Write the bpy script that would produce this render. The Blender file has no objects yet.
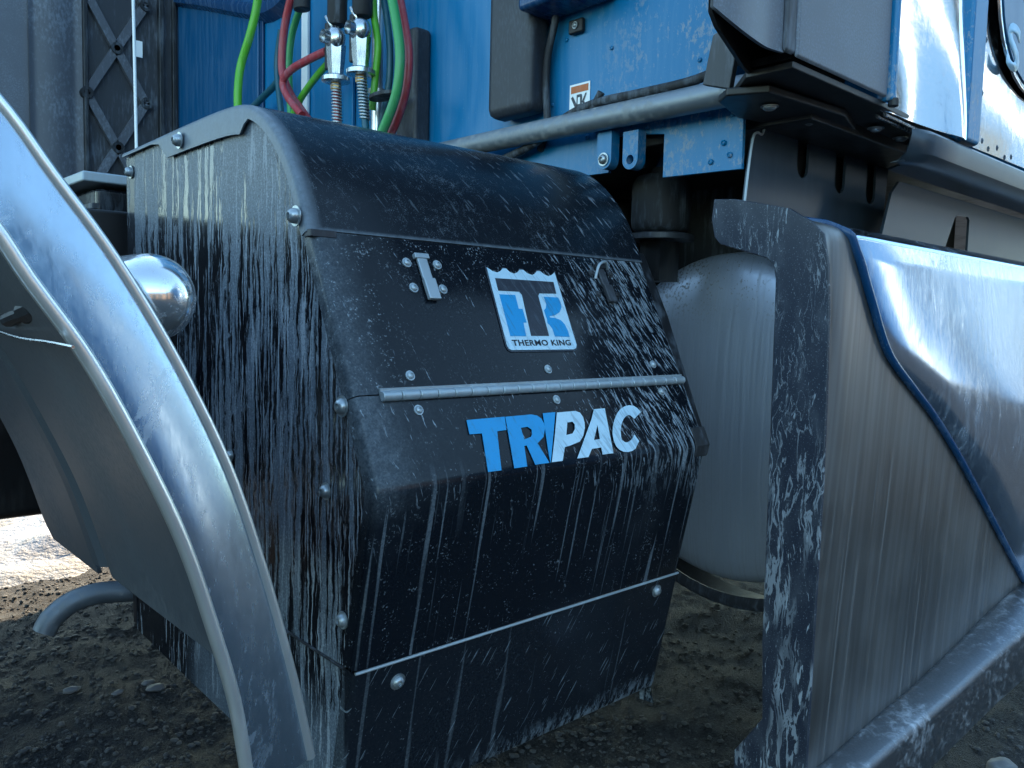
import bpy, bmesh, math, random
from mathutils import Vector, Matrix, noise as mnoise
from mathutils.geometry import tessellate_polygon
random.seed(7)
R_ = math.radians
S = bpy.context.scene
COL = S.collection

# ------------------------------------------------------------------ camera
# axes of the truck: X forward along its side, Y in towards its middle, Z up; metres
F = 829.4
def _n(v): v = Vector(v); v.normalize(); return v
AX = _n((904, 44, -F)); AY = Vector((-765, 84, -F)); AY = _n(AY - AX*AX.dot(AY)); AZ = AX.cross(AY)
CAMPOS = Vector((-.479, -.781, .85))
RW = Matrix((AX, AY, AZ))                 # camera axes -> world
cd = bpy.data.cameras.new('camera'); cam = bpy.data.objects.new('camera', cd); COL.objects.link(cam)
m4 = RW.to_4x4(); m4.translation = CAMPOS; cam.matrix_world = m4
cd.sensor_width = 36; cd.lens = F/1024*36; cd.clip_start = .02; cd.clip_end = 1000
S.camera = cam
# ------------------------------------------------------------------ light
SUN_EL, SUN_AZ = R_(25), R_(24)           # azimuth from +Y towards +X
w = bpy.data.worlds.new('World'); S.world = w; w.use_nodes = True
nt = w.node_tree; bg = nt.nodes['Background']
sky = nt.nodes.new('ShaderNodeTexSky'); sky.sky_type = 'NISHITA'; sky.sun_disc = False
sky.sun_elevation = SUN_EL; sky.sun_rotation = SUN_AZ; sky.air_density = 1.0; sky.dust_density = .25; sky.ozone_density = 2.2
tint = nt.nodes.new('ShaderNodeMix'); tint.data_type = 'RGBA'; tint.blend_type = 'MULTIPLY'; tint.inputs[0].default_value = 1
tint.inputs[7].default_value = (1.04, 1.10, .95, 1)
nt.links.new(sky.outputs[0], tint.inputs[6]); nt.links.new(tint.outputs[2], bg.inputs[0]); bg.inputs[1].default_value = .15
sl = bpy.data.lights.new('sun', 'SUN'); sl.energy = 2.0; sl.angle = R_(.5); sl.color = (1, .78, .52)
so = bpy.data.objects.new('sun', sl); COL.objects.link(so)
sd = Vector((math.cos(SUN_EL)*math.sin(SUN_AZ), math.cos(SUN_EL)*math.cos(SUN_AZ), math.sin(SUN_EL)))
so.rotation_euler = sd.to_track_quat('Z', 'Y').to_euler()
S.view_settings.view_transform = 'Standard'; S.view_settings.look = 'None'
S.view_settings.exposure = 2.2; S.view_settings.gamma = 1
S.render.engine = 'CYCLES'

# ------------------------------------------------------------------ measuring
def _ray(px, py): return RW @ Vector((px-512, 384-py, -F))
def onx(px, py, x): d = _ray(px, py); return CAMPOS + d*((x-CAMPOS.x)/d.x)
def ony(px, py, y): d = _ray(px, py); return CAMPOS + d*((y-CAMPOS.y)/d.y)

# ------------------------------------------------------------------ node helper
class G:
    def __init__(s, name):
        s.m = bpy.data.materials.new(name); s.m.use_nodes = True
        s.t = s.m.node_tree; s.b = s.t.nodes['Principled BSDF']; s.out = s.t.nodes['Material Output']
    def L(s, a, b): s.t.links.new(a, b)
    def put(s, sock, v):
        if isinstance(v, bpy.types.NodeSocket): s.L(v, sock)
        elif isinstance(v, (tuple, list)) and len(v) == 3 and sock.type == 'RGBA': sock.default_value = (*v, 1)
        else: sock.default_value = v
    def pos(s): return s.t.nodes.new('ShaderNodeNewGeometry').outputs['Position']
    def map(s, v, scale=(1,1,1), rot=(0,0,0), loc=(0,0,0)):
        n = s.t.nodes.new('ShaderNodeMapping'); s.L(v, n.inputs[0])
        n.inputs['Scale'].default_value = scale; n.inputs['Rotation'].default_value = rot; n.inputs['Location'].default_value = loc
        return n.outputs[0]
    def noise(s, v, sc=5, det=4, rough=.55, dist=0):
        n = s.t.nodes.new('ShaderNodeTexNoise'); s.L(v, n.inputs['Vector'])
        n.inputs['Scale'].default_value = sc; n.inputs['Detail'].default_value = det
        n.inputs['Roughness'].default_value = rough; n.inputs['Distortion'].default_value = dist
        return n.outputs[0]
    def voro(s, v, sc=5, feature='F1'):
        n = s.t.nodes.new('ShaderNodeTexVoronoi'); n.feature = feature; s.L(v, n.inputs['Vector']); n.inputs['Scale'].default_value = sc
        return n.outputs['Distance']
    def ramp(s, f, a, b, lo=0., hi=1.):
        n = s.t.nodes.new('ShaderNodeMapRange'); n.interpolation_type = 'SMOOTHSTEP'
        s.L(f, n.inputs[0]); n.inputs[1].default_value = a; n.inputs[2].default_value = b
        n.inputs[3].default_value = lo; n.inputs[4].default_value = hi
        return n.outputs[0]
    def op(s, o, a, b=0.):
        n = s.t.nodes.new('ShaderNodeMath'); n.operation = o; s.put(n.inputs[0], a); s.put(n.inputs[1], b); return n.outputs[0]
    def mul(s, a, b): return s.op('MULTIPLY', a, b)
    def add(s, a, b): return s.op('ADD', a, b)
    def mx(s, a, b): return s.op('MAXIMUM', a, b)
    def sep(s, v):
        n = s.t.nodes.new('ShaderNodeSeparateXYZ'); s.L(v, n.inputs[0]); return n.outputs
    def warp(s, v, amount, sc):
        n = s.t.nodes.new('ShaderNodeTexNoise'); s.L(v, n.inputs['Vector']); n.inputs['Scale'].default_value = sc; n.inputs['Detail'].default_value = 2
        a = s.t.nodes.new('ShaderNodeVectorMath'); a.operation = 'SUBTRACT'; s.L(n.outputs['Color'], a.inputs[0]); a.inputs[1].default_value = (.5,.5,.5)
        b = s.t.nodes.new('ShaderNodeVectorMath'); b.operation = 'SCALE'; s.L(a.outputs[0], b.inputs[0]); b.inputs['Scale'].default_value = amount
        c = s.t.nodes.new('ShaderNodeVectorMath'); c.operation = 'ADD'; s.L(v, c.inputs[0]); s.L(b.outputs[0], c.inputs[1]); return c.outputs[0]
    def col(s, f, a, b):
        n = s.t.nodes.new('ShaderNodeMix'); n.data_type = 'RGBA'; s.put(n.inputs[0], f); s.put(n.inputs[6], a); s.put(n.inputs[7], b); return n.outputs[2]
    def mixf(s, f, a, b):
        n = s.t.nodes.new('ShaderNodeMix'); n.data_type = 'FLOAT'; s.put(n.inputs[0], f); s.put(n.inputs[2], a); s.put(n.inputs[3], b); return n.outputs[0]
    def set(s, **k):
        names = dict(base='Base Color', rough='Roughness', metal='Metallic', coat='Coat Weight', coatr='Coat Roughness', spec='Specular IOR Level', aniso='Anisotropic')
        for a, v in k.items(): s.put(s.b.inputs[names[a]], v)
        return s
    def bump(s, h, strength=.3, dist=.002):
        n = s.t.nodes.new('ShaderNodeBump'); s.put(n.inputs['Height'], h); n.inputs['Strength'].default_value = strength
        n.inputs['Distance'].default_value = dist; s.L(n.outputs[0], s.b.inputs['Normal']); return s

DUST = (.30, .36, .44)
CHALK = (.42, .47, .52)
def simple(name, base, rough=.5, metal=0., dust=.25, coat=0., sc=60, dustcol=DUST, streak=(1,1,.15)):
    g = G(name); p = g.pos()
    n1 = g.noise(p, 7, 4); n2 = g.noise(g.map(p, streak), sc, 5, .65)
    f = g.mul(g.ramp(g.mul(g.add(n1, .3), n2), .36, .62), dust)
    g.set(base=g.col(f, base, dustcol), rough=g.mixf(f, rough, .85), metal=g.op('MULTIPLY', g.op('SUBTRACT', 1., f), metal), coat=coat)
    g.bump(n2, .08, .001)
    return g.m

def m_side():
    g = G('streaked black side paint'); p = g.pos(); X, Y, Z = g.sep(p)
    q = g.warp(g.warp(p, .012, 14), .006, 70)
    a = g.noise(g.map(q, (60, 80, 3.6)), 1, 6, .68, .25)
    b = g.noise(g.map(q, (60, 190, 8), loc=(3,1,2)), 1, 3, .6)
    big = g.noise(g.map(p, (3, 7, 2.5)), 1, 3)
    near = g.ramp(Y, .62, .05, -.06, .055)
    top = g.ramp(Z, .90, 1.04, 0, .10)
    low = g.ramp(Z, .50, .38, 0, -.05)
    t = g.add(g.add(g.add(a, g.mul(g.op('SUBTRACT', big, .5), .42)), near), g.add(top, low))
    s1 = g.ramp(t, .505, .54, 0, .72)
    s1b = g.mul(g.ramp(t, .46, .54), .10)
    s2 = g.mul(g.ramp(g.add(b, g.mul(near, .5)), .575, .63, 0, 1), .75)
    drops = g.mul(g.ramp(g.voro(g.map(q, (60, 150, 26)), 1), .20, .13), g.ramp(big, .42, .58))
    drops = g.mul(drops, g.ramp(Z, 1.06, .95, 0, .7))
    film = g.ramp(Z, .90, 1.06, .0, .20)
    film2 = g.mul(g.ramp(g.add(Z, g.mul(g.op('SUBTRACT', a, .5), .2)), .42, .33), g.ramp(Y, .50, .40, .0, .55))
    film3 = g.mul(g.ramp(g.add(Y, g.mul(Z, -.3)), .02, -.10), .45)
    f = g.mx(g.mx(g.mx(s1, s1b), film2), g.mx(g.mx(s2, drops), film))
    hot = g.mul(g.mx(s2, drops), 1.)
    c = g.col(hot, (.15, .19, .235), CHALK)
    gr = g.noise(p, 380, 3, .7); c = g.col(g.ramp(gr, .54, .68), c, CHALK); c = g.col(g.ramp(gr, .48, .34, 0, .8), c, (.07,.085,.11))
    g.set(base=g.col(f, (.004, .005, .008), c), rough=g.mixf(f, .09, .7), spec=.36)
    g.bump(g.add(f, g.mul(a, .1)), .35, .0012)
    return g.m

def m_front(kind):
    g = G('splashed black paint ' + kind); p = g.pos(); X, Y, Z = g.sep(p)
    q = g.warp(g.warp(p, .05, 5), .010, 24)
    ang = R_(-27 if kind == 'door' else -20)
    d = g.map(g.map(q, rot=(0, -ang, 0)), (230, 60, 15))
    n = g.noise(d, 1, 4, .6)
    n2 = g.noise(g.map(g.map(q, rot=(0, -ang*.8, 0)), (260, 60, 26), loc=(2,2,7)), 1, 3, .6)
    fine = g.noise(p, 330, 3, .7)
    med = g.noise(p, 60, 4, .7)
    big = g.noise(p, 6, 3)
    right = g.ramp(X, .28, .52)
    if kind == 'door':
        t = g.add(n, g.add(g.mul(right, .165), -.11)); t = g.add(t, g.mul(g.op('SUBTRACT', big, .5), .22))
        t = g.add(t, g.mul(right, g.ramp(Z, .945, .90, .03, 0)))
        s = g.ramp(t, .575, .64, 0, .55)
        s2 = g.mul(g.ramp(g.add(n2, g.add(g.mul(right, .11), -.08)), .60, .66), .75)
        sp = g.mul(g.ramp(g.mul(fine, g.add(med, .5)), .60, .72), g.mx(g.ramp(Z, .87, .945, .15, 1), g.ramp(X, .12, .03)))
        edge = g.ramp(X, .07, .0, 0, .35)
        f = g.mx(g.mx(s, s2), g.mx(g.mul(sp, .6), g.mul(edge, med)))
        f = g.mx(f, .008)
    elif kind == 'front':
        up = g.ramp(g.add(Z, g.mul(g.op('SUBTRACT', big, .5), .25)), .58, .70)
        t = g.add(g.add(n, g.add(g.mul(right, .14), -.08)), g.mul(g.op('SUBTRACT', big, .5), .25))
        s = g.mul(g.ramp(t, .58, .64, 0, .6), up)
        s2 = g.mul(g.mul(g.ramp(g.add(n2, g.add(g.mul(right, .08), -.05)), .59, .66), .8), up)
        run = g.noise(g.map(g.warp(p, .008, 6), (85, 8, .9), loc=(1.7, 0, .3)), 1, 2, .5)
        runs = g.mul(g.ramp(run, .62, .66, 0, .26), g.ramp(g.noise(g.map(p, (9, 1, 3)), 1, 2), .40, .58))
        run2 = g.noise(g.map(g.warp(p, .006, 6), (150, 8, 1.6), loc=(5.7, 0, .3)), 1, 2, .5)
        runs = g.mul(g.mx(runs, g.mul(g.ramp(run2, .62, .68, 0, .28), g.ramp(Z, .45, .62, .4, 1))), g.ramp(Z, .70, .645))
        sp = g.mul(g.ramp(g.mul(fine, g.add(med, .5)), .64, .74), .3)
        edge = g.mul(g.ramp(X, .09, .0, 0, .4), g.ramp(Z, .60, .70))
        hz = g.mul(g.ramp(X, .20, .05, 0, .10), g.mul(med, up))
        f = g.mx(g.mx(g.mx(s, s2), runs), g.mx(sp, g.mx(hz, g.mul(edge, med))))
        f = g.mx(f, .006)
    else:
        run = g.noise(g.map(g.warp(p, .006, 6), (70, 8, .9), loc=(1.7, 0, .3)), 1, 2, .5)
        runs = g.ramp(run, .64, .68, 0, .14)
        scr = g.mul(g.ramp(g.noise(g.map(g.map(p, rot=(0, R_(62), 0)), (18, 20, 330)), 1, 2), .66, .70), .4)
        sp = g.mul(g.ramp(fine, .66, .72), .4)
        bot = g.mul(g.ramp(Z, .29, .246, 0, .55), g.ramp(g.noise(g.map(p, (120, 60, 40)), 1, 4, .7), .40, .60))
        bot = g.mul(bot, g.ramp(X, .08, .45, .2, 1))
        f = g.mx(g.mx(runs, scr), g.mx(sp, bot)); f = g.mx(f, .02)
    g.set(base=g.col(f, (.004, .006, .010), g.col(g.ramp(fine, .4, .6), (.22, .28, .34), (.42, .49, .55))), rough=g.mixf(f, g.ramp(med, .3, .7, .12, .20), .8), spec=.26)
    g.bump(g.add(f, g.mul(fine, .12)), .22, .0008)
    return g.m

def m_hood():
    g = G('dusty black hood paint'); p = g.pos(); X, Y, Z = g.sep(p)
    fine = g.noise(p, 800, 3, .8); med = g.noise(p, 90, 5, .75); big = g.noise(p, 7, 3)
    drag = g.noise(g.map(g.map(p, rot=(0, R_(30), 0)), (200, 40, 30)), 1, 3)
    t = g.add(g.mul(fine, .6), g.add(g.mul(med, .35), g.mul(big, .25)))
    f = g.mul(g.ramp(t, .65, .77), .45)
    f = g.mx(f, g.mul(g.ramp(drag, .60, .70), g.ramp(X, .2, .5, .12, .45)))
    f = g.mx(f, g.mul(g.ramp(X, .02, -.004), g.add(g.mul(med, .5), .10)))
    f = g.mx(f, g.mul(g.ramp(Z, .952, .946), g.mul(med, .5)))
    f = g.mx(f, .01)
    g.set(base=g.col(f, (.005, .008, .013), (.42, .50, .58)), rough=g.mixf(f, .22, .85), spec=.28)
    g.bump(t, .15, .0008); return g.m

def m_flange():
    g = G('chipped black flange paint'); p = g.pos(); X, Y, Z = g.sep(p)
    q = g.warp(p, .03, 12)
    a = g.noise(g.map(q, (40, 75, 14)), 1, 5, .6, .6); b = g.noise(g.map(q, (75, 150, 22), loc=(4,4,4)), 1, 4, .6)
    big = g.noise(g.map(p, (5, 20, 4)), 1, 2)
    low = g.ramp(Z, .75, .45, -.01, .055)
    ridge = g.op('ABSOLUTE', g.op('SUBTRACT', a, .5))
    f = g.mul(g.ramp(g.op('SUBTRACT', ridge, g.mul(low, .5)), .022, .004), g.ramp(g.add(big, low), .47, .58, 0, .5))
    f = g.mx(f, g.mul(g.ramp(g.add(b, g.mul(low, .7)), .655, .70), .7))
    f = g.mx(f, g.mul(g.ramp(g.noise(p, 400, 2), .62, .70), .35))
    f = g.mx(f, g.mul(g.ramp(g.noise(g.map(p, (30,40,20)), 1, 3), .4, .8), .07))
    g.set(base=g.col(f, (.020, .026, .042), CHALK), rough=g.mixf(f, .42, .85)); g.bump(g.add(f, a), .35, .0015); return g.m

def m_chrome(name, base=(.78,.80,.82), rough=.07, haze=.3, sc=40, vert=1., bs=.12, film=0., diag=0.):
    g = G(name); p = g.pos()
    q = g.warp(g.map(p, rot=(0, R_(diag), 0)), .05, 9)
    n = g.noise(g.map(q, (1, 1, vert)), sc, 6, .7, .4); n2 = g.noise(g.map(p, (1,1,vert)), sc*4, 4, .7); big = g.noise(p, 7, 3)
    f = g.mul(g.ramp(g.add(n, g.mul(g.op('SUBTRACT', big, .5), .6)), .48, .80), haze)
    f = g.mx(f, g.mul(g.ramp(n2, .66, .76), haze*.6)); f = g.mx(f, film)
    g.set(base=g.col(f, base, (.62,.66,.72)), metal=g.mixf(f, 1., .15), rough=g.mixf(f, g.ramp(n2, .3, .7, rough, rough*1.8), .65))
    g.bump(g.add(big, g.mul(n, .12)), bs, .004); return g.m

def m_brushed():
    g = G('dirty brushed aluminium'); p = g.pos(); X, Y, Z = g.sep(p)
    q = g.warp(p, .01, 5)
    lean = g.map(q, rot=(0, R_(-7), 0))
    a = g.noise(g.map(lean, (240, 60, 2.)), 1, 4, .6); b = g.noise(g.map(lean, (60, 30, .9), loc=(2,3,4)), 1, 3)
    s = g.mul(g.ramp(g.noise(g.map(lean, (110, 60, 1.1), loc=(7,3,1)), 1, 2), .60, .66), g.ramp(Z, .85, .55, .05, .42))
    film = g.ramp(g.noise(p, 5, 3), .3, .75, .05, .30)
    f = g.mx(s, g.mul(film, g.ramp(a, .3, .7, .8, 1)))
    c = g.col(g.ramp(b, .35, .65), (.17, .165, .16), (.23, .23, .23))
    g.set(base=g.col(f, c, (.26,.27,.28)), metal=g.mixf(f, .9, .2), rough=g.mixf(f, g.ramp(a, .3, .7, .30, .37), .75))
    g.bump(a, .03, .0008); return g.m

def m_tank():
    g = G('spun aluminium tank end'); p = g.pos(); X, Y, Z = g.sep(p)
    a = g.noise(g.map(g.warp(p, .01, 6), (30, 160, 2.2)), 1, 3); sp = g.noise(p, 170, 4, .6); big = g.noise(p, 9, 2)
    m = g.mul(g.ramp(g.mul(sp, g.add(big, .55)), .59, .66), g.ramp(Z, .80, .97, .10, .75))
    f = g.mx(m, g.ramp(a, .50, .62, .05, .16))
    g.set(base=g.col(f, (.66,.72,.84), (.20,.19,.19)), metal=g.mixf(f, .60, .1), rough=g.mixf(f, g.ramp(a, .3, .7, .30, .42), .8)); g.bump(sp, .08, .001); return g.m

def m_blue(name, base, rust=0., rough=.32):
    g = G(name); p = g.pos(); X, Y, Z = g.sep(p)
    n = g.noise(p, 6, 4); st = g.noise(g.map(g.warp(p, .02, 8), (20, 60, 4)), 1, 4, .6); fn = g.noise(p, 260, 3)
    f = g.mul(g.ramp(g.add(st, g.mul(n, .3)), .55, .80), .08)
    f = g.mx(f, g.mul(g.ramp(fn, .68, .74), .5))
    c = g.col(f, base, (.30, .42, .55))
    if rust:
        r = g.mul(g.ramp(g.mul(g.noise(g.map(p, (1,1,.6)), 110, 5, .75), g.add(g.noise(p, 9, 2), .5)), .53, .66), g.ramp(Y, .42, .05))
        c = g.col(g.mul(r, rust), c, (.42, .40, .38)); f = g.mx(f, g.mul(r, rust))
    g.set(base=c, rough=g.mixf(f, rough, .8), coat=.05, coatr=.1, spec=.35); g.bump(g.add(n, g.mul(fn, .03)), .08, .003); return g.m

def m_ground():
    g = G('wet gravel and asphalt'); p = g.pos(); X, Y, Z = g.sep(p)
    a = g.noise(p, 2.2, 4); b = g.noise(p, 22, 6, .7); c = g.noise(p, 140, 5, .75); v = g.voro(p, 90)
    base = g.col(g.ramp(g.add(g.mul(b, .35), g.mul(c, .65)), .42, .60), (.006, .0065, .008), (.034, .034, .036))
    base = g.col(g.mul(g.ramp(a, .5, .7), .7), base, (.030, .029, .029))
    base = g.col(g.mul(g.ramp(c, .60, .72), .6), base, (.13, .13, .14))
    far = g.mul(g.ramp(g.add(Y, g.mul(g.op('SUBTRACT', g.noise(p, 1.3, 4), .5), 2.5)), 2.2, 3.4), .9)
    nearc = g.mul(g.ramp(g.add(Y, g.mul(g.op('SUBTRACT', g.noise(p, .6, 4), .5), 5)), -3.2, -5.), .85)
    sn = g.mul(far, g.ramp(b, .25, .5, .5, 1))
    base = g.col(sn, base, (.22, .24, .28))
    g.set(base=base, rough=g.ramp(b, .3, .7, .75, .95)); g.bump(g.add(g.mul(b, .25), g.add(g.mul(c, .9), g.mul(g.voro(p, 260), .5))), .9, .008); return g.m

def m_snow():
    g = G('dirty packed snow'); p = g.pos()  # base darkened and blued in place of shade, dirt mixed over it
    n = g.noise(p, 9, 6, .7); n2 = g.noise(p, 60, 4)
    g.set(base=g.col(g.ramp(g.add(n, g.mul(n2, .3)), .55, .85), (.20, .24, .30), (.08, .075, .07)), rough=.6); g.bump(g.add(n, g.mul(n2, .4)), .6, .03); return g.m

def m_decal(name, base, grime):
    g = G(name); p = g.pos(); X, Y, Z = g.sep(p)
    q = g.warp(p, .02, 9); d = g.map(g.map(q, rot=(0, R_(25), 0)), (200, 50, 16))
    a = g.noise(d, 1, 4, .65); fn = g.noise(p, 500, 3, .7); bg2 = g.noise(p, 40, 3)
    right = g.ramp(X, .22, .50)
    f = g.mx(g.ramp(g.add(a, g.mul(right, .06)), .56, .66, 0, .55), g.ramp(fn, .58, .70, 0, .5)); f = g.mx(f, g.ramp(bg2, .5, .75, 0, .3))
    g.set(base=g.col(f, base, grime), rough=g.mixf(f, .38, .8)); g.bump(f, .2, .0006); return g.m
M = dict(
 side=m_side(), door=m_front('door'), front=m_front('front'), bottom=m_front('bottom'), hood=m_hood(), flange=m_flange(),
 black=simple('matt black steel', (.010,.011,.014), .5, dust=.22), gloss=simple('black enamel', (.006,.007,.010), .22, dust=.15),
 rubber=simple('dusty rubber', (.016,.017,.020), .7, dust=.35), plastic=simple('charcoal plastic', (.035,.038,.046), .48, dust=.30, sc=90),
 ext=simple('grey extender skin', (.115,.125,.150), .42, dust=.35, sc=300, streak=(1,1,1)), slate=simple('slate shield', (.030,.044,.060), .34, dust=.08, metal=.3, dustcol=(.14,.19,.24)),
 under=simple('oily underside', (.010,.010,.011), .42, dust=.35, sc=30, dustcol=(.10,.09,.085)),
 curtain=simple('dark dusty panel', (.085,.092,.112), .55, dust=.35, sc=120, streak=(1,1,.5)),
 sheet=simple('dull fender inner sheet', (.075,.088,.105), .42, metal=.1, dust=.55, sc=420, dustcol=(.15,.165,.18)),
 steel=simple('stainless hardware', (.55,.58,.60), .25, 1., dust=.4, sc=200), zinc=simple('galvanised pipe', (.22,.25,.28), .45, .6, dust=.7, sc=70, dustcol=(.30,.31,.31), streak=(1,1,1)),
 hinge=simple('dusty hinge metal', (.40,.46,.50), .42, .5, dust=.6, sc=200, dustcol=(.42,.52,.58)),
 fender=m_chrome('scuffed fender steel', (.36,.46,.56), .14, .62, 42, .28, bs=.03, film=.08, diag=-28), bead=simple('fender bead steel', (.90,.90,.88), .30, .85, dust=.10, sc=120, dustcol=(.5,.5,.5)),  # fender base tinted blue to stand in for blue reflections
 chrome=m_chrome('bright cab steel', (.88,.90,.92), .05, .10, 60), knob=m_chrome('chrome tube', (.85,.88,.90), .07, .7, 70, bs=.01, film=.10),
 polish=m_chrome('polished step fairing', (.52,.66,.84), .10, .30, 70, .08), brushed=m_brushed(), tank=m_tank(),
 rail=m_chrome('worn step aluminium', (.20,.215,.235), .34, .60, 60, 1.),
 wall=m_blue('cab blue', (.0,.160,.36), .5), wall2=m_blue('cab blue inset', (.0,.078,.20)), trim=m_blue('dark blue trim', (.004,.045,.13), rough=.25),
 decal_blue=m_decal('decal blue', (.0,.29,.62), (.05,.16,.26)), decal_white=m_decal('decal white', (.50,.70,.82), (.22,.33,.40)),
 decal_black=m_decal('decal black', (.018,.022,.035), (.09,.12,.15)),
 white=simple('white sticker', (.85,.88,.90), .5, dust=.1), orange=simple('orange print', (.50,.13,.03), .5, dust=.2),
 green=simple('lime hose', (.10,.42,.025), .38, dust=.15), green2=simple('green hose', (.05,.33,.10), .38, dust=.2), red=simple('red hose', (.36,.035,.045), .40, dust=.25),
 teal=simple('teal hose', (.01,.09,.13), .4, dust=.15), brass=simple('brass fitting', (.45,.28,.10), .35, .9, dust=.2),
 bolt=simple('bolt steel', (.38,.42,.44), .35, .8, dust=.5, sc=300), badge=simple('badge blue', (.02,.10,.22), .3, dust=.15), badgew=simple('badge pale', (.35,.55,.72), .4),
 pip=simple('panel rivet', (.03,.05,.08), .4), ground=m_ground(), snow=m_snow(), stone=simple('stones', (.14,.14,.145), .7, dust=.5, dustcol=(.30,.30,.31)),
 whwall=simple('warehouse blue', (.02,.11,.26), .7, dust=.2, sc=3), pad=simple('dark rubber pad', (.026,.028,.036), .5, dust=.10, sc=200, streak=(1,1,.3)), grit=simple('grit', (.055,.055,.057), .75, dust=.35, sc=30, dustcol=(.16,.16,.165)), tree=simple('added treeline', (.02,.03,.022), .9, dust=.3, sc=3), shed=simple('added shed wall', (.20,.12,.075), .8), tyre=simple('tyre', (.014,.014,.015), .75, dust=.4, dustcol=(.12,.11,.10)),
)

# ------------------------------------------------------------------ object helpers
WL = {}
def thing(name, label, cat, loc=(0,0,0), group=None):
    o = bpy.data.objects.new(name, None); COL.objects.link(o); o.location = loc; o.empty_display_size = .05
    o['label'] = label; o['category'] = cat
    if group: o['group'] = group
    WL[o] = Vector(loc); return o
def obj(name, bm, mat, parent=None, ang=35, bevel=0, solid=0, off=-1, label=None, seg=2, smooth=True, loc=None):
    me = bpy.data.meshes.new(name); 
    bmesh.ops.recalc_face_normals(bm, faces=bm.faces) if not solid and len(bm.faces) < 60000 else None
    base = WL.get(parent, Vector()) if parent else Vector(loc or (0,0,0))
    bmesh.ops.translate(bm, verts=bm.verts, vec=-base)
    bm.to_mesh(me); bm.free()
    if smooth:
        me.polygons.foreach_set('use_smooth', [True]*len(me.polygons))
        try: me.set_sharp_from_angle(angle=R_(ang))
        except Exception: pass
    if solid:
        at = me.attributes.get('sharp_edge') or me.attributes.new('sharp_edge', 'BOOLEAN', 'EDGE')
        cnt = {}
        for p_ in me.polygons:
            for k_ in p_.edge_keys: cnt[k_] = cnt.get(k_, 0)+1
        for e_ in me.edges:
            if cnt.get(tuple(sorted(e_.vertices)), 0) < 2: at.data[e_.index].value = True
    me.materials.append(M[mat] if isinstance(mat, str) else mat)
    o = bpy.data.objects.new(name, me); COL.objects.link(o)
    if parent: o.parent = parent
    else: o.location = base
    WL[o] = base
    if solid: md = o.modifiers.new('thickness', 'SOLIDIFY'); md.thickness = solid; md.offset = off
    if bevel: md = o.modifiers.new('bevel', 'BEVEL'); md.width = bevel; md.segments = seg; md.limit_method = 'ANGLE'; md.angle_limit = R_(40); md.harden_normals = True
    if label: o['label'] = label
    return o
def tag(o, label, cat, group=None, kind=None):
    if label: o['label'] = label
    if cat: o['category'] = cat
    if group: o['group'] = group
    if kind: o['kind'] = kind
    return o
def struct(o): o['kind'] = 'structure'; return o
def NB(): return bmesh.new()
def box(bm, lo, hi):
    r = bmesh.ops.create_cube(bm, size=1)
    c = [(a+b)/2 for a, b in zip(lo, hi)]; s = [abs(b-a) for a, b in zip(lo, hi)]
    bmesh.ops.scale(bm, verts=r['verts'], vec=s); bmesh.ops.translate(bm, verts=r['verts'], vec=c); return r['verts']
def prism(bm, pts, ext):
    """closed polygon of 3-D points pushed along ext"""
    ext = Vector(ext); a = [bm.verts.new(p) for p in pts]; b = [bm.verts.new(Vector(p)+ext) for p in pts]
    bm.faces.new(a); bm.faces.new(b[::-1]); n = len(a)
    for i in range(n): bm.faces.new((a[i], b[i], b[(i+1)%n], a[(i+1)%n]))
def holed(bm, outer, holes, ext):
    """flat plate with holes; outline given as 3-D points in one plane"""
    ext = Vector(ext); loops = [[Vector(p) for p in lp] for lp in [outer]+holes]
    V = [bm.verts.new(p) for lp in loops for p in lp]
    fs = []
    for t in tessellate_polygon(loops):
        try: fs.append(bm.faces.new([V[i] for i in t]))
        except ValueError: pass
    bmesh.ops.recalc_face_normals(bm, faces=fs)
    e = bmesh.ops.extrude_face_region(bm, geom=fs)
    bmesh.ops.translate(bm, verts=[v for v in e['geom'] if isinstance(v, bmesh.types.BMVert)], vec=ext)
def smoothpath(P, n=6):
    P = [Vector(p) for p in P]; out = []
    for i in range(len(P)-1):
        p0 = P[max(i-1, 0)]; p1 = P[i]; p2 = P[i+1]; p3 = P[min(i+2, len(P)-1)]
        for k in range(n):
            t = k/n
            out.append(.5*((2*p1)+(p2-p0)*t+(2*p0-5*p1+4*p2-p3)*t*t+(3*p1-p0-3*p2+p3)*t**3))
    out.append(P[-1]); return out
def tube(bm, P, r, n=14, cap=True):
    P = [Vector(p) for p in P]; rr = r if isinstance(r, (list, tuple)) else [r]*len(P)
    up = Vector((0,0,1)); rings = []; prev = None
    for i, p in enumerate(P):
        d = (P[min(i+1, len(P)-1)]-P[max(i-1, 0)]).normalized()
        if prev is None:
            u = d.cross(up if abs(d.z) < .9 else Vector((1,0,0))).normalized()
        else: u = (prev - d*prev.dot(d)).normalized()
        prev = u; v = d.cross(u)
        rings.append([bm.verts.new(p+(u*math.cos(a)+v*math.sin(a))*rr[i]) for a in [2*math.pi*k/n for k in range(n)]])
    for a, b in zip(rings, rings[1:]):
        for k in range(n): bm.faces.new((a[k], a[(k+1)%n], b[(k+1)%n], b[k]))
    if cap: bm.faces.new(rings[0][::-1]); bm.faces.new(rings[-1])
def grid(bm, rows):
    V = [[bm.verts.new(p) for p in r] for r in rows]
    for i in range(len(V)-1):
        for j in range(len(V[0])-1): bm.faces.new((V[i][j], V[i+1][j], V[i+1][j+1], V[i][j+1]))
    return V
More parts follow.
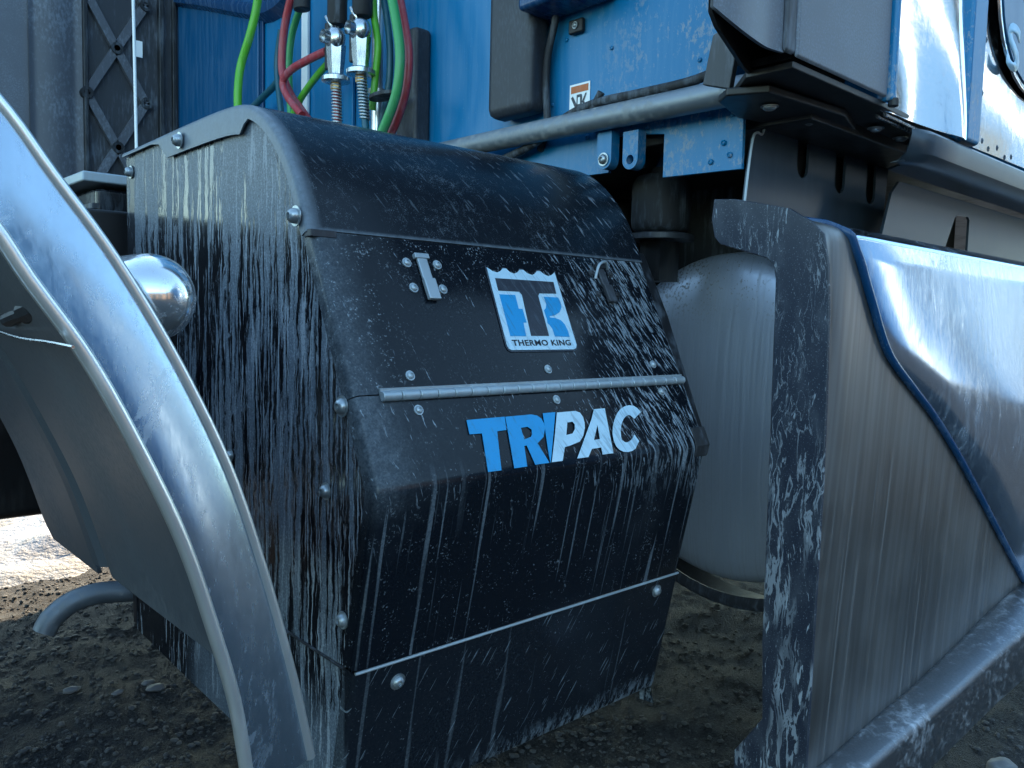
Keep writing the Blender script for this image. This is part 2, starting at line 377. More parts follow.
def lathe(bm, prof, n=32, origin=(0,0,0), axis='Z'):
    o = Vector(origin); rings = []
    def pt(r, h, a):
        c, s = r*math.cos(a), r*math.sin(a)
        return o + (Vector((c, s, h)) if axis == 'Z' else Vector((h, c, s)) if axis == 'X' else Vector((c, h, s)))
    for r, h in prof:
        if r < 1e-6: rings.append([bm.verts.new(pt(0, h, 0))])
        else: rings.append([bm.verts.new(pt(r, h, 2*math.pi*k/n)) for k in range(n)])
    for a, b in zip(rings, rings[1:]):
        for k in range(n):
            k2 = (k+1)%n
            if len(a) == 1: bm.faces.new((a[0], b[k], b[k2]))
            elif len(b) == 1: bm.faces.new((a[k], a[k2], b[0]))
            else: bm.faces.new((a[k], a[k2], b[k2], b[k]))
def boltbm(bm, p, nrm, r=.007, h=.005, washer=True):
    nrm = Vector(nrm).normalized(); q = nrm.to_track_quat('Z', 'Y'); t = NB()
    pr = [(0, .0+h*.45), (r*.38, h*.45), (r*.42, h), (r*.75, h*.85), (r, h*.35), (r, 0)]
    if washer: pr += [(r*1.35, 0), (r*1.35, -.0015)]
    lathe(t, pr, 16)
    mat = q.to_matrix().to_4x4(); mat.translation = Vector(p)+nrm*.0015
    bmesh.ops.transform(t, matrix=mat, verts=t.verts)
    me = bpy.data.meshes.new('t'); t.to_mesh(me); t.free(); bm.from_mesh(me); bpy.data.meshes.remove(me)
def bolt(parent, p, nrm, r=.007, h=.005, mat='bolt', name='bolt', washer=True):
    b = NB(); boltbm(b, p, nrm, r, h, washer); return obj(name, b, mat, parent, ang=50)

# ================================================================== SETTING
def fbm(x, y, s, o=4): return mnoise.fractal(Vector((x*s, y*s, 3.1)), 1.0, 2.0, o)
b = NB()
def axisvals(lo, hi, near_lo, near_hi, step):
    v = []; x = near_lo
    while x <= near_hi: v.append(x); x += step
    a, s = near_lo, step
    while a > lo: s *= 1.5; a -= s; v.insert(0, max(a, lo))
    a, s = near_hi, step
    while a < hi: s *= 1.5; a += s; v.append(min(a, hi))
    return v
xs = axisvals(-260, 260, -1.0, 2.6, .022); ys = axisvals(-260, 260, -.9, 3.4, .022)
def gz(x, y):
    n = fbm(x, y, 1.1)*.022 + fbm(x, y, 7)*.005 + fbm(x, y, 45, 3)*.004
    k = 1 if (abs(x) < 6 and abs(y) < 6) else max(0, 1-(max(abs(x), abs(y))-6)/10)
    return -.012 + n*k
grid(b, [[(x, y, gz(x, y)) for y in ys] for x in xs])
struct(obj('ground', b, 'ground', ang=80))

b = NB()
rows = []
for i in range(70):
    x = -1.6 + i*.06; r = []
    for j in range(50):
        y = 1.90 + j*.06; e = min(i, 69-i, j, 49-j)/5
        h = .05+.09*fbm(x+5, y, .9)+.03*fbm(x, y+3, 5); edge = min(1, e)
        r.append((x, y, gz(x, y)-.03+max(0, h+.02)*edge))
    rows.append(r)
grid(b, rows); o = obj('snow', b, 'snow', ang=80); struct(o)

# far low hills added all round, unseen, for a horizon line in reflections
b = NB(); rows = []
for k in range(97):
    a = 2*math.pi*k/96; r0 = 120+10*math.sin(3*a)
    h = 5+2.5*math.sin(5*a+1)+1.5*math.sin(11*a)
    rows.append([(r*math.cos(a), r*math.sin(a), z) for r, z in ((r0, -.5), (r0+8, h*.6), (r0+25, h), (r0+50, -1))])
grid(b, rows); struct(obj('added_hills', b, 'tree', ang=60))

# unseen buildings added across the yard to darken the horizon and fill reflections
for nm, x0, x1, y0, h, lab in (('added_shed', -9, 4, -13, 3.4, 'long low brown shed, added out of view for reflections'), ('added_shed', 7, 22, -16, 5.2, 'taller brown shed to the right, added out of view for reflections')):
    sh = thing(nm, lab, 'shed', ((x0+x1)/2, y0-3, 0), 'sheds added for reflections')
    b = NB(); box(b, (x0, y0-6, -.05), (x1, y0, h)); obj('wall', b, 'shed', sh)
    b = NB(); prism(b, [(x0-.3, y0+.4, h), (x0-.3, y0-6.4, h), (x0-.3, y0-6.4, h+.15), (x0-.3, y0-3, h+1.3), (x0-.3, y0+.4, h+.15)], (x1-x0+.6,0,0)); obj('roof', b, 'slate', sh)
    for k in range(3):
        b = NB(); xx = x0+1.5+k*(x1-x0-3)/3; box(b, (xx, y0+.01, 0), (xx+2.4, y0+.06, h*.8)); obj('door', b, 'black', sh)

wz = thing('added_warehouse', 'tall blue building with pale doors, added out of view for reflections', 'added_warehouse', (30,-14,0))  # unseen building added to give the bright metal structured reflections
b = NB(); box(b, (13, -22, -.05), (52, -9, 8.5)); obj('wall', b, 'whwall', wz)
b = NB(); box(b, (12.6, -22.4, 8.5), (52.4, -8.6, 9.0)); obj('roof', b, 'pad', wz)
for k, (x0, x1, h) in enumerate(((16,19,4.5),(22.5,26,6.2),(30,31.2,7.4),(34,41,5.0))):
    b = NB(); box(b, (x0, -8.98, 0), (x1, -8.9, h)); obj('door', b, 'white' if k % 2 == 0 else 'pad', wz)
b = NB(); box(b, (13, -8.98, 6.9), (52, -8.93, 7.4)); obj('stripe', b, 'white', wz)

# loose stones
def stone(bm, p, r):
    v = bmesh.ops.create_icosphere(bm, subdivisions=1, radius=r)['verts']
    sx, sy, sz = random.uniform(.7,1.4), random.uniform(.7,1.4), random.uniform(.35,.7); an = random.uniform(0, 6.3)
    for q in v:
        k = random.uniform(.8, 1.15); x, y, z = q.co.x*sx*k, q.co.y*sy*k, q.co.z*sz*k
        q.co = Vector((x*math.cos(an)-y*math.sin(an)+p[0], x*math.sin(an)+y*math.cos(an)+p[1], z+p[2]))
ICO = None
def ico():
    t = NB(); bmesh.ops.create_icosphere(t, subdivisions=1, radius=1); t.verts.index_update()
    v = [q.co.copy() for q in t.verts]; f = [[q.index for q in p.verts] for p in t.faces]; t.free(); return v, f
IV, IF = ico(); VV, FF = [], []
for i in range(16000):
    if i % 3: x, y = random.uniform(-.45, .9), random.uniform(.15, 2.3)
    else: x, y = random.uniform(.5, 2.4), random.uniform(-.8, .6)
    rr = random.choice((.0015,.002,.002,.0025,.003,.003,.004,.005,.007)); z0 = gz(x, y)+rr*.25
    sx, sy, sz = rr*random.uniform(.7,1.4), rr*random.uniform(.7,1.4), rr*random.uniform(.35,.8); an = random.uniform(0, 6.3); ca, sa = math.cos(an), math.sin(an)
    o0 = len(VV)
    for q in IV:
        k = random.uniform(.75, 1.2); a, c = q.x*sx*k, q.y*sy*k
        VV.append((a*ca-c*sa+x, a*sa+c*ca+y, q.z*sz*k+z0))
    FF += [[o0+n for n in f] for f in IF]
me = bpy.data.meshes.new('g'); me.from_pydata(VV, [], FF); b = NB(); b.from_mesh(me); bpy.data.meshes.remove(me)
tag(obj('gravel', b, 'grit', ang=20, smooth=False), 'fine loose gravel scattered over the dark ground', 'gravel', kind='stuff')
for i, (px, py, r, lab) in enumerate([(157,686,.017,'largest flat pale stone on the dark ground left of the black box'), (148,681,.011,'small pale stone just behind the largest stone by the black box'),
        (118,693,.010,'small grey stone alone on the ground below the bent pipe'), (72,690,.014,'dull grey stone near the left edge of the ground'), (1003,764,.030,'pale grey rock at the bottom right corner beside the step')]):
    d = _ray(px, py); p = CAMPOS + d*(-CAMPOS.z/d.z); b = NB()
    v = bmesh.ops.create_icosphere(b, subdivisions=3, radius=r)['verts']
    for q in v:
        k = 1+.35*mnoise.noise(q.co*(1.4/r)+Vector((i*9, 0, 0))); q.co = Vector((q.co.x*1.3*k, q.co.y*.9*k, q.co.z*.45*k))
    g0 = gz(p.x, p.y); bmesh.ops.translate(b, verts=b.verts, vec=(p.x, p.y, g0+r*.3))
    tag(obj('stone', b, 'stone', ang=60, loc=(p.x, p.y, g0)), lab, 'stone', 'stones on the ground')

# ================================================================== AUXILIARY POWER BOX
apu = thing('power_unit_box', 'black streaked auxiliary power unit box with blue and white lettering mounted behind the cab', 'power unit', (.3, .3, .25))
W = .60
def shell(prof, x0, x1, r, fl, fr, segs=5):
    """skin over a (y,z) profile, rounded into side flanges at both x ends"""
    bm = NB(); n = len(prof); rows = []
    for i, (y, z) in enumerate(prof):
        a = prof[max(i-1, 0)]; c = prof[min(i+1, n-1)]
        t = Vector((0, c[0]-a[0], c[1]-a[1])).normalized()
        inn = Vector((0, -t.z, t.y))
        if inn.y < 0 and abs(t.z) > .3: inn = -inn
        if abs(t.z) <= .3 and inn.z > 0: inn = -inn
        p = Vector((0, y, z)); row = []
        f0 = fl(i/(n-1)) if callable(fl) else fl; f1 = fr(i/(n-1)) if callable(fr) else fr
        row.append(p+inn*(r+f0)+Vector((x0, 0, 0)))
        for k in range(segs+1):
            al = math.pi/2*k/segs; row.append(p+inn*(r-r*math.sin(al))+Vector((x0+r-r*math.cos(al), 0, 0)))
        for k in range(segs, -1, -1):
            al = math.pi/2*k/segs; row.append(p+inn*(r-r*math.sin(al))+Vector((x1-r+r*math.cos(al), 0, 0)))
        row.append(p+inn*(r+f1)+Vector((x1, 0, 0)))
        rows.append(row)
    grid(bm, rows)
    bmesh.ops.recalc_face_normals(bm, faces=bm.faces)
    c = Vector((.3, .35, .8)); f = max(bm.faces, key=lambda f: f.calc_area())
    if (f.calc_center_median()-c).dot(f.normal) < 0: bmesh.ops.reverse_faces(bm, faces=bm.faces)
    return bm
hp = [tuple(p)[1:] for p in smoothpath([(0,.716,1.1125),(0,.58,1.1155),(0,.45,1.1185),(0,.32,1.1195),(0,.256,1.115),(0,.212,1.102),(0,.174,1.0785),(0,.140,1.046),(0,.113,1.008),(0,.0965,.975),(0,.0832,.9462)], 4)]
def lipw(t):
    if t < .12: return .001
    if t < .15: return .001+(t-.12)/.03*.030
    if t < .40: return .031
    if t < .44: return .031-(t-.40)/.04*.022
    return .010
obj('hood', shell(hp, -.005, W+.005, .007, lipw, .02), 'hood', apu, ang=50, solid=.0025)
def yl(z): return -.055+.495*(z-.668)
dp = [(yl(.9448-(.9448-.7625)*i/6), .9448-(.9448-.7625)*i/6) for i in range(7)]
obj('upper_door', shell(dp, 0, W, .010, .012, .02), 'door', apu, ang=50, solid=.0025)
fp = [tuple(p)[1:] for p in smoothpath([(0,yl(.7612),.7612),(0,yl(.72),.72),(0,yl(.69),.69),(0,yl(.675),.675),(0,-.0548,.6665),(0,-.0552,.6580),(0,-.0520,.640),(0,-.0395,.58),(0,-.0245,.51),(0,-.0125,.4545)], 4)]
obj('front_panel', shell(fp, 0, W, .010, .012, .02), 'front', apu, ang=50, solid=.0025)
lp = [(-.0105,.4490),(.001,.39),(.013,.33),(.0265,.262),(.030,.252),(.037,.2465),(.06,.245)]
obj('bottom_panel', shell(lp, .003, W+.004, .008, .012, .02), 'bottom', apu, ang=50, solid=.0025)
b = NB(); tube(b, [(.004,-.0118,.4515),(W,-.0118,.4515)], .0019, 8); obj('seam_strip', b, 'hinge', apu)
# floor pan
b = NB(); prism(b, [(.014,.06,.2455),(.014,.275,.284),(.014,.49,.291),(.014,.70,.302),(.014,.70,.32),(.014,.06,.27)], (W-.028,0,0)); obj('floor_pan', b, 'black', apu)
# side skins
front_edge = [(.052,.25)]+[(y+.018, z) for y, z in lp[:4][::-1]]
top_edge = [(y+.014*0.3, z-.010) for y, z in hp]
b = NB(); o_ = [(.006, y, z) for y, z in [(.058,.252)]+[(y+.012, z) for y, z in lp[:4][::-1]]+[(.71,.4585+.006)]+[(.71,.305)]]
o_ = [(.006,.06,.250),(.006,.038,.262),(.006,.025,.33),(.006,.013,.39),(.006,.003,.4535),(.006,.17,.4575),(.006,.712,.470),(.006,.712,.290),(.006,.49,.279),(.006,.275,.271)]
prism(b, o_, (.003,0,0)); obj('lower_side_panel', b, 'side', apu)
fe = [(y+.014, z) for y, z in fp[::-1]]+[(y+.012, z-.004) for y, z in dp[::-1]]
te = []
for i, (y, z) in enumerate(hp[::-1]):
    te.append((y+.008 if z < 1.08 else y, z-.008))
sp = [(.002, y, z) for y, z in fe+te[1:]]
sp = [(.002,.712,.462),(.002,.17,.4555)]+sp[:]; 
b = NB(); prism(b, sp, (.004,0,0)); obj('side_panel', b, 'side', apu)
b = NB(); tube(b, [(.0005,.006,.4525),(.0005,.17,.4562),(.0005,.71,.4655)], .0018, 8); obj('side_seam', b, 'black', apu)
b = NB(); prism(b, [(W-.010, y, z) for _, y, z in sp], (.004,0,0)); obj('far_side_panel', b, 'side', apu)
b = NB(); box(b, (.004,.700,.30), (W-.004,.715,1.104)); obj('back_panel', b, 'black', apu)
b = NB(); prism(b, [(W-.004,.11,.965),(W-.004,.055,.86),(W-.004,.012,.76),(W-.004,-.025,.675),(W-.004,-.02,.655),(W-.004,.15,.65),(W-.004,.45,.65),(W-.004,.45,.975)], (.045,0,0)); obj('side_duct', b, 'black', apu, bevel=.006)
b = NB(); prism(b, [(W-.03,-.046,.692),(W-.03,-.058,.664),(W-.03,-.054,.645),(W-.03,-.03,.645),(W-.03,-.02,.68)], (.037,0,0)); obj('corner_bumper', b, 'rubber', apu, bevel=.004)
# bracket notch behind the hood's front corner
b = NB(); box(b, (-.004,.078,.938), (.03,.094,.9465)); obj('corner_bracket', b, 'pad', apu, bevel=.001)
# hinge
N_UP = Vector((0,-1,.495)).normalized(); N_UP = Vector((0, -1, .495)).normalized()
b = NB(); nk = 22
for i in range(nk):
    x0 = .034+(.558*i)/nk; x1 = .034+(.558*(i+1))/nk-.0012
    tube(b, [(x0,-.0125,.7605),(x0+.0008,-.0125,.7605),(x1-.0008,-.0125,.7605),(x1,-.0125,.7605)], [.0052,.0060,.0060,.0052], 12)
box(b, (.034,-.0095,.752), (.592,-.0065,.769))
obj('piano_hinge', b, 'hinge', apu)
def face(x, z, out=.0): return Vector((x, yl(z), z)) + N_UP*out
for x, z in [(.081,.781),(.307,.783),(.534,.785),(.080,.743),(.305,.744),(.531,.745)]: bolt(apu, face(x, z), N_UP, .0046, .003, 'hinge')
N_LO = Vector((0,-1,-.205)).normalized()
for x, y, z in [(.065,-.0055,.424),(.552,-.0065,.431)]: bolt(apu, (x, y, z), N_LO, .0075, .005)
for y, z, r in [(.004,.508,.0075),(.043,.648,.0075),(.298,.654,.0065),(.006,.749,.009)]: bolt(apu, (.001 if r < .009 else -.001, y+.006, z), (-1,0,0), r, .006)
for y, z, r in [(.455,1.096,.009),(.690,1.078,.008),(.105,.962,.009)]: bolt(apu, (-.008 if z != 1.078 else .001, y, z), (-1,0,0), r, .009)
# latches
def latch(x, z, lean, mat, open_=False):
    ex = Vector((1, 0, 0)); ez = Vector((0, .495, 1)).normalized()
    o0 = face(x, z); q = NB()
    def P(u, v, h): return o0+ex*(u+lean*v)+ez*v+N_UP*h
    def plate(u0, u1, v0, v1, h0, h1, bm=q):
        vs = [P(u0,v0,h0),P(u1,v0,h0),P(u1,v1,h0),P(u0,v1,h0)]; prism(bm, vs, N_UP*(h1-h0))
    plate(-.009,.009,-.033,-.004,.002,.0085); plate(-.0075,.0075,-.004,.026,.001,.0055)
    k = obj('latch', q, mat, apu, bevel=.0015)
    q2 = NB(); plate(-.011,.011,.024,.031,.0005,.007, q2); obj('keeper', q2, 'black' if open_ else 'hinge', k, bevel=.001)
    return P
P_ = latch(.144, .898, -.03, 'hinge')
for x, z in [(.121,.915),(.168,.915),(.121,.884),(.166,.884)]: bolt(apu, face(x, z), N_UP, .0048, .003, 'hinge', name='rivet')
P_ = latch(.483, .905, -.05, 'plastic', True)
for x, z in [(.462,.921),(.506,.921),(.462,.889),(.504,.889)]: bolt(apu, face(x, z), N_UP, .0040, .003, 'rubber', name='rivet')
b = NB(); tube(b, smoothpath([face(.466,.912,.002), face(.472,.928,.012), face(.490,.934,.012), face(.502,.928,.002)], 4), .0022, 8); obj('latch_bail', b, 'hinge', apu)

# decals: thin films following the panel
def film(name, outer, holes, mat, h, parent, th=.0004):
    q = NB(); holed(q, [face(x, z, h) for x, z in outer], [[face(x, z, h) for x, z in hh] for hh in holes], N_UP*th)
    return obj(name, q, mat, parent, smooth=False)
def rnd(pts, n=3, r=.25):
    return pts
maker = film('maker_badge', [(.2507,.9163),(.2586,.9119),(.2667,.9103),(.2734,.9124),(.2797,.9166),(.2856,.9166),(.2905,.9124),(.2979,.9103),(.3048,.9124),(.3112,.9166),(.3181,.9166),(.3236,.9124),(.3322,.9103),(.3383,.9124),(.3445,.9166),(.3514,.9166),(.3571,.9124),(.3647,.9103),(.372,.9124),(.38,.9166),(.3766,.8143),(.3735,.8098),(.3677,.808),(.2506,.808),(.2465,.8097),(.2448,.8135)], [], 'decal_white', .0016, apu, .0006)
film('badge_border', [(.2485,.9195),(.2590,.9095),(.2667,.9085),(.2734,.9104),(.2797,.9186),(.2856,.9186),(.2925,.9104),(.2979,.9085),(.3048,.9104),(.3112,.9186),(.3181,.9186),(.3246,.9104),(.3322,.9085),(.3393,.9104),(.3445,.9186),(.3514,.9186),(.3581,.9104),(.3647,.9085),(.373,.9110),(.3822,.9190),(.3788,.8133),(.3745,.8078),(.3680,.8058),(.2500,.8058),(.2450,.8080),(.2426,.8130)], [], 'decal_black', .0008, apu, .0005)
film('badge_letter', [(.2596,.902),(.3704,.902),(.3684,.8853),(.3341,.8845),(.3306,.8806),(.327,.8262),(.293,.8262),(.2998,.8812),(.2965,.8853),(.2583,.8853)], [], 'decal_black', .0024, maker)
film('badge_letter', [(.2582,.8804),(.2868,.8804),(.2854,.8618),(.2924,.8618),(.2922,.8438),(.2862,.8435),(.2834,.8257),(.2551,.8257)], [], 'decal_blue', .0024, maker)
film('badge_letter', [(.3409,.88),(.3698,.88),(.3712,.8740),(.3700,.8660),(.3628,.8590),(.3517,.8547),(.3405,.8532),(.3396,.8513),(.3499,.8508),(.3600,.8480),(.3655,.8420),(.3674,.8340),(.3672,.8251),(.3381,.8255),(.3381,.8357),(.3350,.8410),(.3318,.8437),(.3332,.848),(.3331,.8612),(.338,.8639),(.3417,.8701)], [], 'decal_blue', .0024, maker)
def text(name, s, origin, ex, ez, size, mat, parent, bold=0., width=None, th=.0004, spacing=1.):
    cu = bpy.data.curves.new('t', 'FONT'); cu.body = s; cu.size = 1; cu.offset = bold; cu.space_character = spacing; cu.resolution_u = 4
    to = bpy.data.objects.new('t', cu); COL.objects.link(to)
    dg = bpy.context.evaluated_depsgraph_get(); dg.update(); me = bpy.data.meshes.new_from_object(to.evaluated_get(dg))
    bpy.data.objects.remove(to); bpy.data.curves.remove(cu)
    q = NB(); q.from_mesh(me); bpy.data.meshes.remove(me)
    xs_ = [v.co.x for v in q.verts]; ys_ = [v.co.y for v in q.verts]; x0, x1, y0, y1 = min(xs_), max(xs_), min(ys_), max(ys_)
    ex, ez, origin = Vector(ex), Vector(ez), Vector(origin); nn = ex.cross(ez).normalized()
    sx = width/(x1-x0) if width else size; sy = size/(y1-y0)
    for v in q.verts: v.co = origin+ex*((v.co.x-x0)*sx)+ez*((v.co.y-y0)*sy)+nn*.0001
    e = bmesh.ops.extrude_face_region(q, geom=list(q.faces)); bmesh.ops.translate(q, verts=[v for v in e['geom'] if isinstance(v, bmesh.types.BMVert)], vec=nn*th)
    return obj(name, q, mat, parent, smooth=False)
EZ = Vector((0,.495,1)).normalized()
text('badge_wording', 'THERMO KING', face(.2550,.8132,.0024), (1,0,0), EZ, .0086, 'decal_black', maker, bold=.016, width=.110, spacing=1.08)
film('blue_letter', [(.1442,.7278),(.2050,.7280),(.2017,.7125),(.1862,.7122),(.1753,.6686),(.1545,.6688),(.1618,.7115),(.1425,.7117)], [], 'decal_blue', .0014, apu)
film('blue_letter', [(.2062,.7278),(.2500,.7280),(.2600,.7262),(.2661,.7220),(.2680,.7160),(.2673,.7101),(.2601,.7002),(.2465,.6935),(.2566,.6694),(.2320,.6694),(.2274,.6925),(.2229,.6923),(.2178,.6688),(.1963,.6688)], [[(.2261,.7134),(.2383,.7138),(.2434,.7100),(.2420,.7050),(.2388,.7018),(.2262,.6996)]], 'decal_blue', .0014, apu)
film('blue_letter', [(.2717,.7283),(.2948,.7284),(.2762,.6975),(.2590,.6690),(.2600,.6790)], [], 'decal_blue', .0012, apu)
film('white_letter', [(.297,.7276),(.332,.7276),(.3400,.7250),(.3431,.7190),(.3425,.7120),(.3398,.7055),(.3320,.6960),(.3221,.6895),(.3016,.6860),(.2916,.6851),(.2802,.6694),(.2608,.6696),(.2790,.6980)], [[(.3101,.7142),(.3203,.7146),(.3230,.7110),(.3200,.7050),(.3134,.7002),(.3010,.6992)]], 'decal_white', .0018, apu)
film('white_letter', [(.3694,.7278),(.3917,.7278),(.3796,.6700),(.3576,.6702),(.3594,.6789),(.3405,.6789),(.3290,.6696),(.3076,.6697),(.3578,.715)], [[(.3662,.7075),(.3623,.6895),(.3498,.6893)]], 'decal_white', .0018, apu)
film('white_letter', [(.4658,.7186),(.4610,.7245),(.4541,.7280),(.4450,.7292),(.4350,.7283),(.4240,.7252),(.4142,.7201),(.4040,.7120),(.3965,.7040),(.3905,.6940),(.3887,.6849),(.3898,.6780),(.3938,.6733),(.4010,.6700),(.4099,.6688),(.4200,.6695),(.4277,.6718),(.4408,.6808),(.4353,.6898),(.4280,.6850),(.4208,.6823),(.4140,.6812),(.4097,.6820),(.4060,.6850),(.4057,.6886),(.4090,.6970),(.4157,.7056),(.4230,.7115),(.4300,.7148),(.4360,.7162),(.4403,.7158),(.4465,.7105)], [], 'decal_white', .0018, apu)

# ================================================================== QUARTER FENDER
fen = thing('wheel_fender', 'scuffed bright steel fender curving down at the left in front of the black box', 'fender', (-.27,-.2,.6))
oc = [(-1.72,.95),(-1.60,1.16),(-1.40,1.30),(-1.15,1.355),(-.90,1.335),(-.68,1.25),(-.50,1.125),(-.42,1.045),(-0.359,0.985),(-0.326,0.940),(-0.288,0.887),(-0.248,0.818),(-0.210,0.737),(-0.182,0.654),(-0.155,0.556),(-0.138,0.481)]
ic = [(-1.64,.93),(-1.53,1.10),(-1.35,1.225),(-1.14,1.272),(-.92,1.252),(-.72,1.175),(-.545,1.06),(-.445,.975),(-.380,.912),(-.350,.866),(-.318,.817),(-.288,.757),(-.258,.687),(-.236,.617),(-.219,.553),(-.208,.480)]
OC = smoothpath([(x-.005,-.2,z-.004) for x, z in oc], 5); IC = smoothpath([(x,-.2,z) for x, z in ic], 5)
rows = []
for a, c in zip(OC, IC):
    r = []
    for k in range(9):
        t = k/8; p = a.lerp(c, t); p.y = -.174-.026*t-.003*math.sin(math.pi*t)**.7; r.append(p)
    rows.append(r)
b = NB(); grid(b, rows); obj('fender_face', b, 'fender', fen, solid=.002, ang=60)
b = NB(); tube(b, [p+Vector((.0,.024,0)) for p in OC], .0046, 12); obj('rolled_edge', b, 'bead', fen, ang=60)
b = NB(); tube(b, [p+Vector((.0,-.001,0)) for p in IC], .0052, 12); obj('rolled_edge', b, 'bead', fen, ang=60)
# inner sheet
n = len(IC); last = next(i for i, p in enumerate(IC) if p.z < .602 and p.x > -.4)
rows = []
for p in IC[:last+1]:
    rows.append([(p.x+d, y, p.z) for y, d in ((-.198,0),(-.19,.003),(-.06,.003),(.055,.003),(.062,.014),(.09,.015),(.098,.004),(.115,.003))])
b = NB(); grid(b, rows); obj('inner_sheet', b, 'sheet', fen, solid=.003, ang=40)
rows = []
for p in IC:
    if p.z < .572 and p.x > -.4: break
    e = min(1, max(0, (p.z-.566)/.03)) if p.x > -.4 else 1
    rows.append([(p.x+.006, y, p.z) for y in (.117,.125,.20,.29-.02*(1-e),.305-.03*(1-e))])
b = NB(); grid(b, rows); obj('inner_flap', b, 'sheet', fen, solid=.004, ang=40)
b = NB(); tube(b, [(-.228,-.186,.626),(-.232,-.06,.630),(-.236,.045,.634)], .005, 8); obj('stiffening_ridge', b, 'sheet', fen)
b = NB(); pts = [ony(0,275,.03), ony(26,279,.03)]
pa, pb = onx(8,320,-.335), onx(40,306,-.330)
bm_plate = None
b.free()
b = NB(); tube(b, [pa, pa.lerp(pb,.65), pa.lerp(pb,.65), pb], [.0055,.0055,.0095,.0095], 10); obj('bolt', b, 'black', fen)
b = NB(); tube(b, smoothpath([onx(-5,330,-.33), onx(20,338,-.335), onx(48,342,-.338), onx(73,347,-.340)], 5), .0011, 6); obj('stay_wire', b, 'steel', fen)
post = thing('fender_post', 'chrome capped mounting tube poking out between fender and black box', 'mounting tube', (-.236,.1,.86))
prof = [(0,-.142)]+[(.0345*math.sin(R_(a)), -.1055-.0365*math.cos(R_(a))) for a in (15,30,45,60,75,90)]+[(.0345,-.05),(.0345,.40)]
b = NB(); lathe(b, prof, 40, (-.246,0,.8595), 'Y'); obj('chrome_tube', b, 'knob', post, ang=60)
b = NB(); box(b, (-.262,.40,.835), (-.230,.80,.885)); obj('stub', b, 'black', post, bevel=.004)

# bent pipe below
def X_(px, py, y): return ony(px, py, y)
b = NB(); P = smoothpath([X_(44,632,.75), X_(52,618,.75), X_(72,602,.75), X_(100,593,.75), X_(140,590,.75), X_(200,580,.78)], 6)
tube(b, P, [.019]*len(P), 18)
tag(obj('drain_pipe', b, 'zinc', ang=60, loc=tuple(P[0])), 'bent dull grey pipe hanging under the fender above the gravel', 'pipe')

# ================================================================== BATTERY BOX behind
bat = thing('battery_box', 'glossy black battery box with pale metal lid behind the black power unit', 'battery box', (.0,1.0,.85))
b = NB(); box(b, (.03,.98,.72), (.50,1.55,1.085)); obj('case', b, 'gloss', bat, bevel=.008)
b = NB(); box(b, (.0,.96,1.092), (.52,1.58,1.112)); obj('lid', b, 'hinge', bat, bevel=.004)
b = NB(); lathe(b, [(0,.018),(.02,.018),(.024,.014),(.024,0)], 20, (.05,1.40,1.112)); obj('lid_knob', b, 'hinge', bat)
b = NB(); tube(b, smoothpath([(.02,1.10,.95),(.0,1.14,.99),(.0,1.20,1.0),(.0,1.25,.98),(.02,1.28,.93)], 5), .006, 8); obj('strap_loop', b, 'plastic', bat)
b = NB(); box(b, (.022,.98,1.045), (.034,1.55,1.055)); obj('trim_line', b, 'plastic', bat)

# ================================================================== CHASSIS
ch = thing('truck_chassis', 'black steel frame rails and crossmember running under the blue cab', 'chassis', (.5,1.1,.7))
for y in (.80, 1.58):
    b = NB(); box(b, (-2.2,y-.04,.76), (3.6,y+.04,1.02)); obj('frame_rail', b, 'under', ch, bevel=.006)
b = NB(); box(b, (.62,.84,.78), (.74,1.54,1.0)); obj('crossmember', b, 'under', ch)
b = NB(); box(b, (1.05,.5,.62), (2.6,1.9,1.15)); obj('gearbox', b, 'under', ch, bevel=.06)
# air spring
sp_ = thing('air_spring', 'black rubber air spring bellows hanging below the riveted blue beam', 'air spring', (.86,.15,1.0))
c0 = onx(661,207,.86)
b = NB(); R0 = .058
lathe(b, [(0,.075),(R0*.35,.075),(R0*.4,.060),(R0*.85,.058),(R0*.98,.045),(R0,.03),(R0,-.03),(R0*.97,-.042),(R0*.85,-.05),(0,-.05)], 36, c0); obj('bellows', b, 'rubber', sp_, ang=50)
b = NB(); lathe(b, [(0,-.052),(R0*.9,-.052),(R0*1.15,-.056),(R0*1.15,-.066),(0,-.068)], 36, c0); obj('lower_plate', b, 'plastic', sp_)
b = NB(); lathe(b, [(R0*.26,.072),(R0*.14,.10),(R0*.05,.125),(0,.126)], 24, c0); obj('top_cone', b, 'trim', sp_)
b = NB(); box(b, (c0.x-.03,c0.y-.025,.93-.0), (c0.x+.03,c0.y+.025,c0.z-.068)); obj('pedestal', b, 'under', sp_)
# far side fairing, extended in length and height to block light
far = thing('far_fairing', 'dark light-blocking fairing along the far side of the truck, seen beneath the frame', 'fairing', (.6,2.2,.2))
b = NB(); box(b, (-.85,1.85,.25), (3.6,2.30,1.13)); obj('fairing_skin', b, 'under', far, bevel=.03)
# drive wheels (behind and left of the frame)
for y0, lab in ((.02,'outer drive wheel under the bright fender'), (.38,'inner drive wheel behind the outer one'), (1.62,'inner drive wheel on the far side of the truck'), (1.98,'outer drive wheel on the far side of the truck')):
    wh = thing('drive_wheel', lab, 'wheel', (-1.12,y0,.5), 'drive wheels')
    b = NB(); lathe(b, [(.29,0),(.36,-.01),(.44,0),(.485,.02),(.50,.05),(.50,.23),(.485,.26),(.44,.28),(.36,.29),(.29,.28)], 64, (-1.12,y0,.5), 'Y'); obj('tyre', b, 'tyre', wh)
    b = NB(); lathe(b, [(0,.06),(.10,.06),(.12,.10),(.24,.12),(.27,.02),(.29,.0),(.29,.28)], 48, (-1.12,y0,.5), 'Y'); obj('rim', b, 'knob', wh)

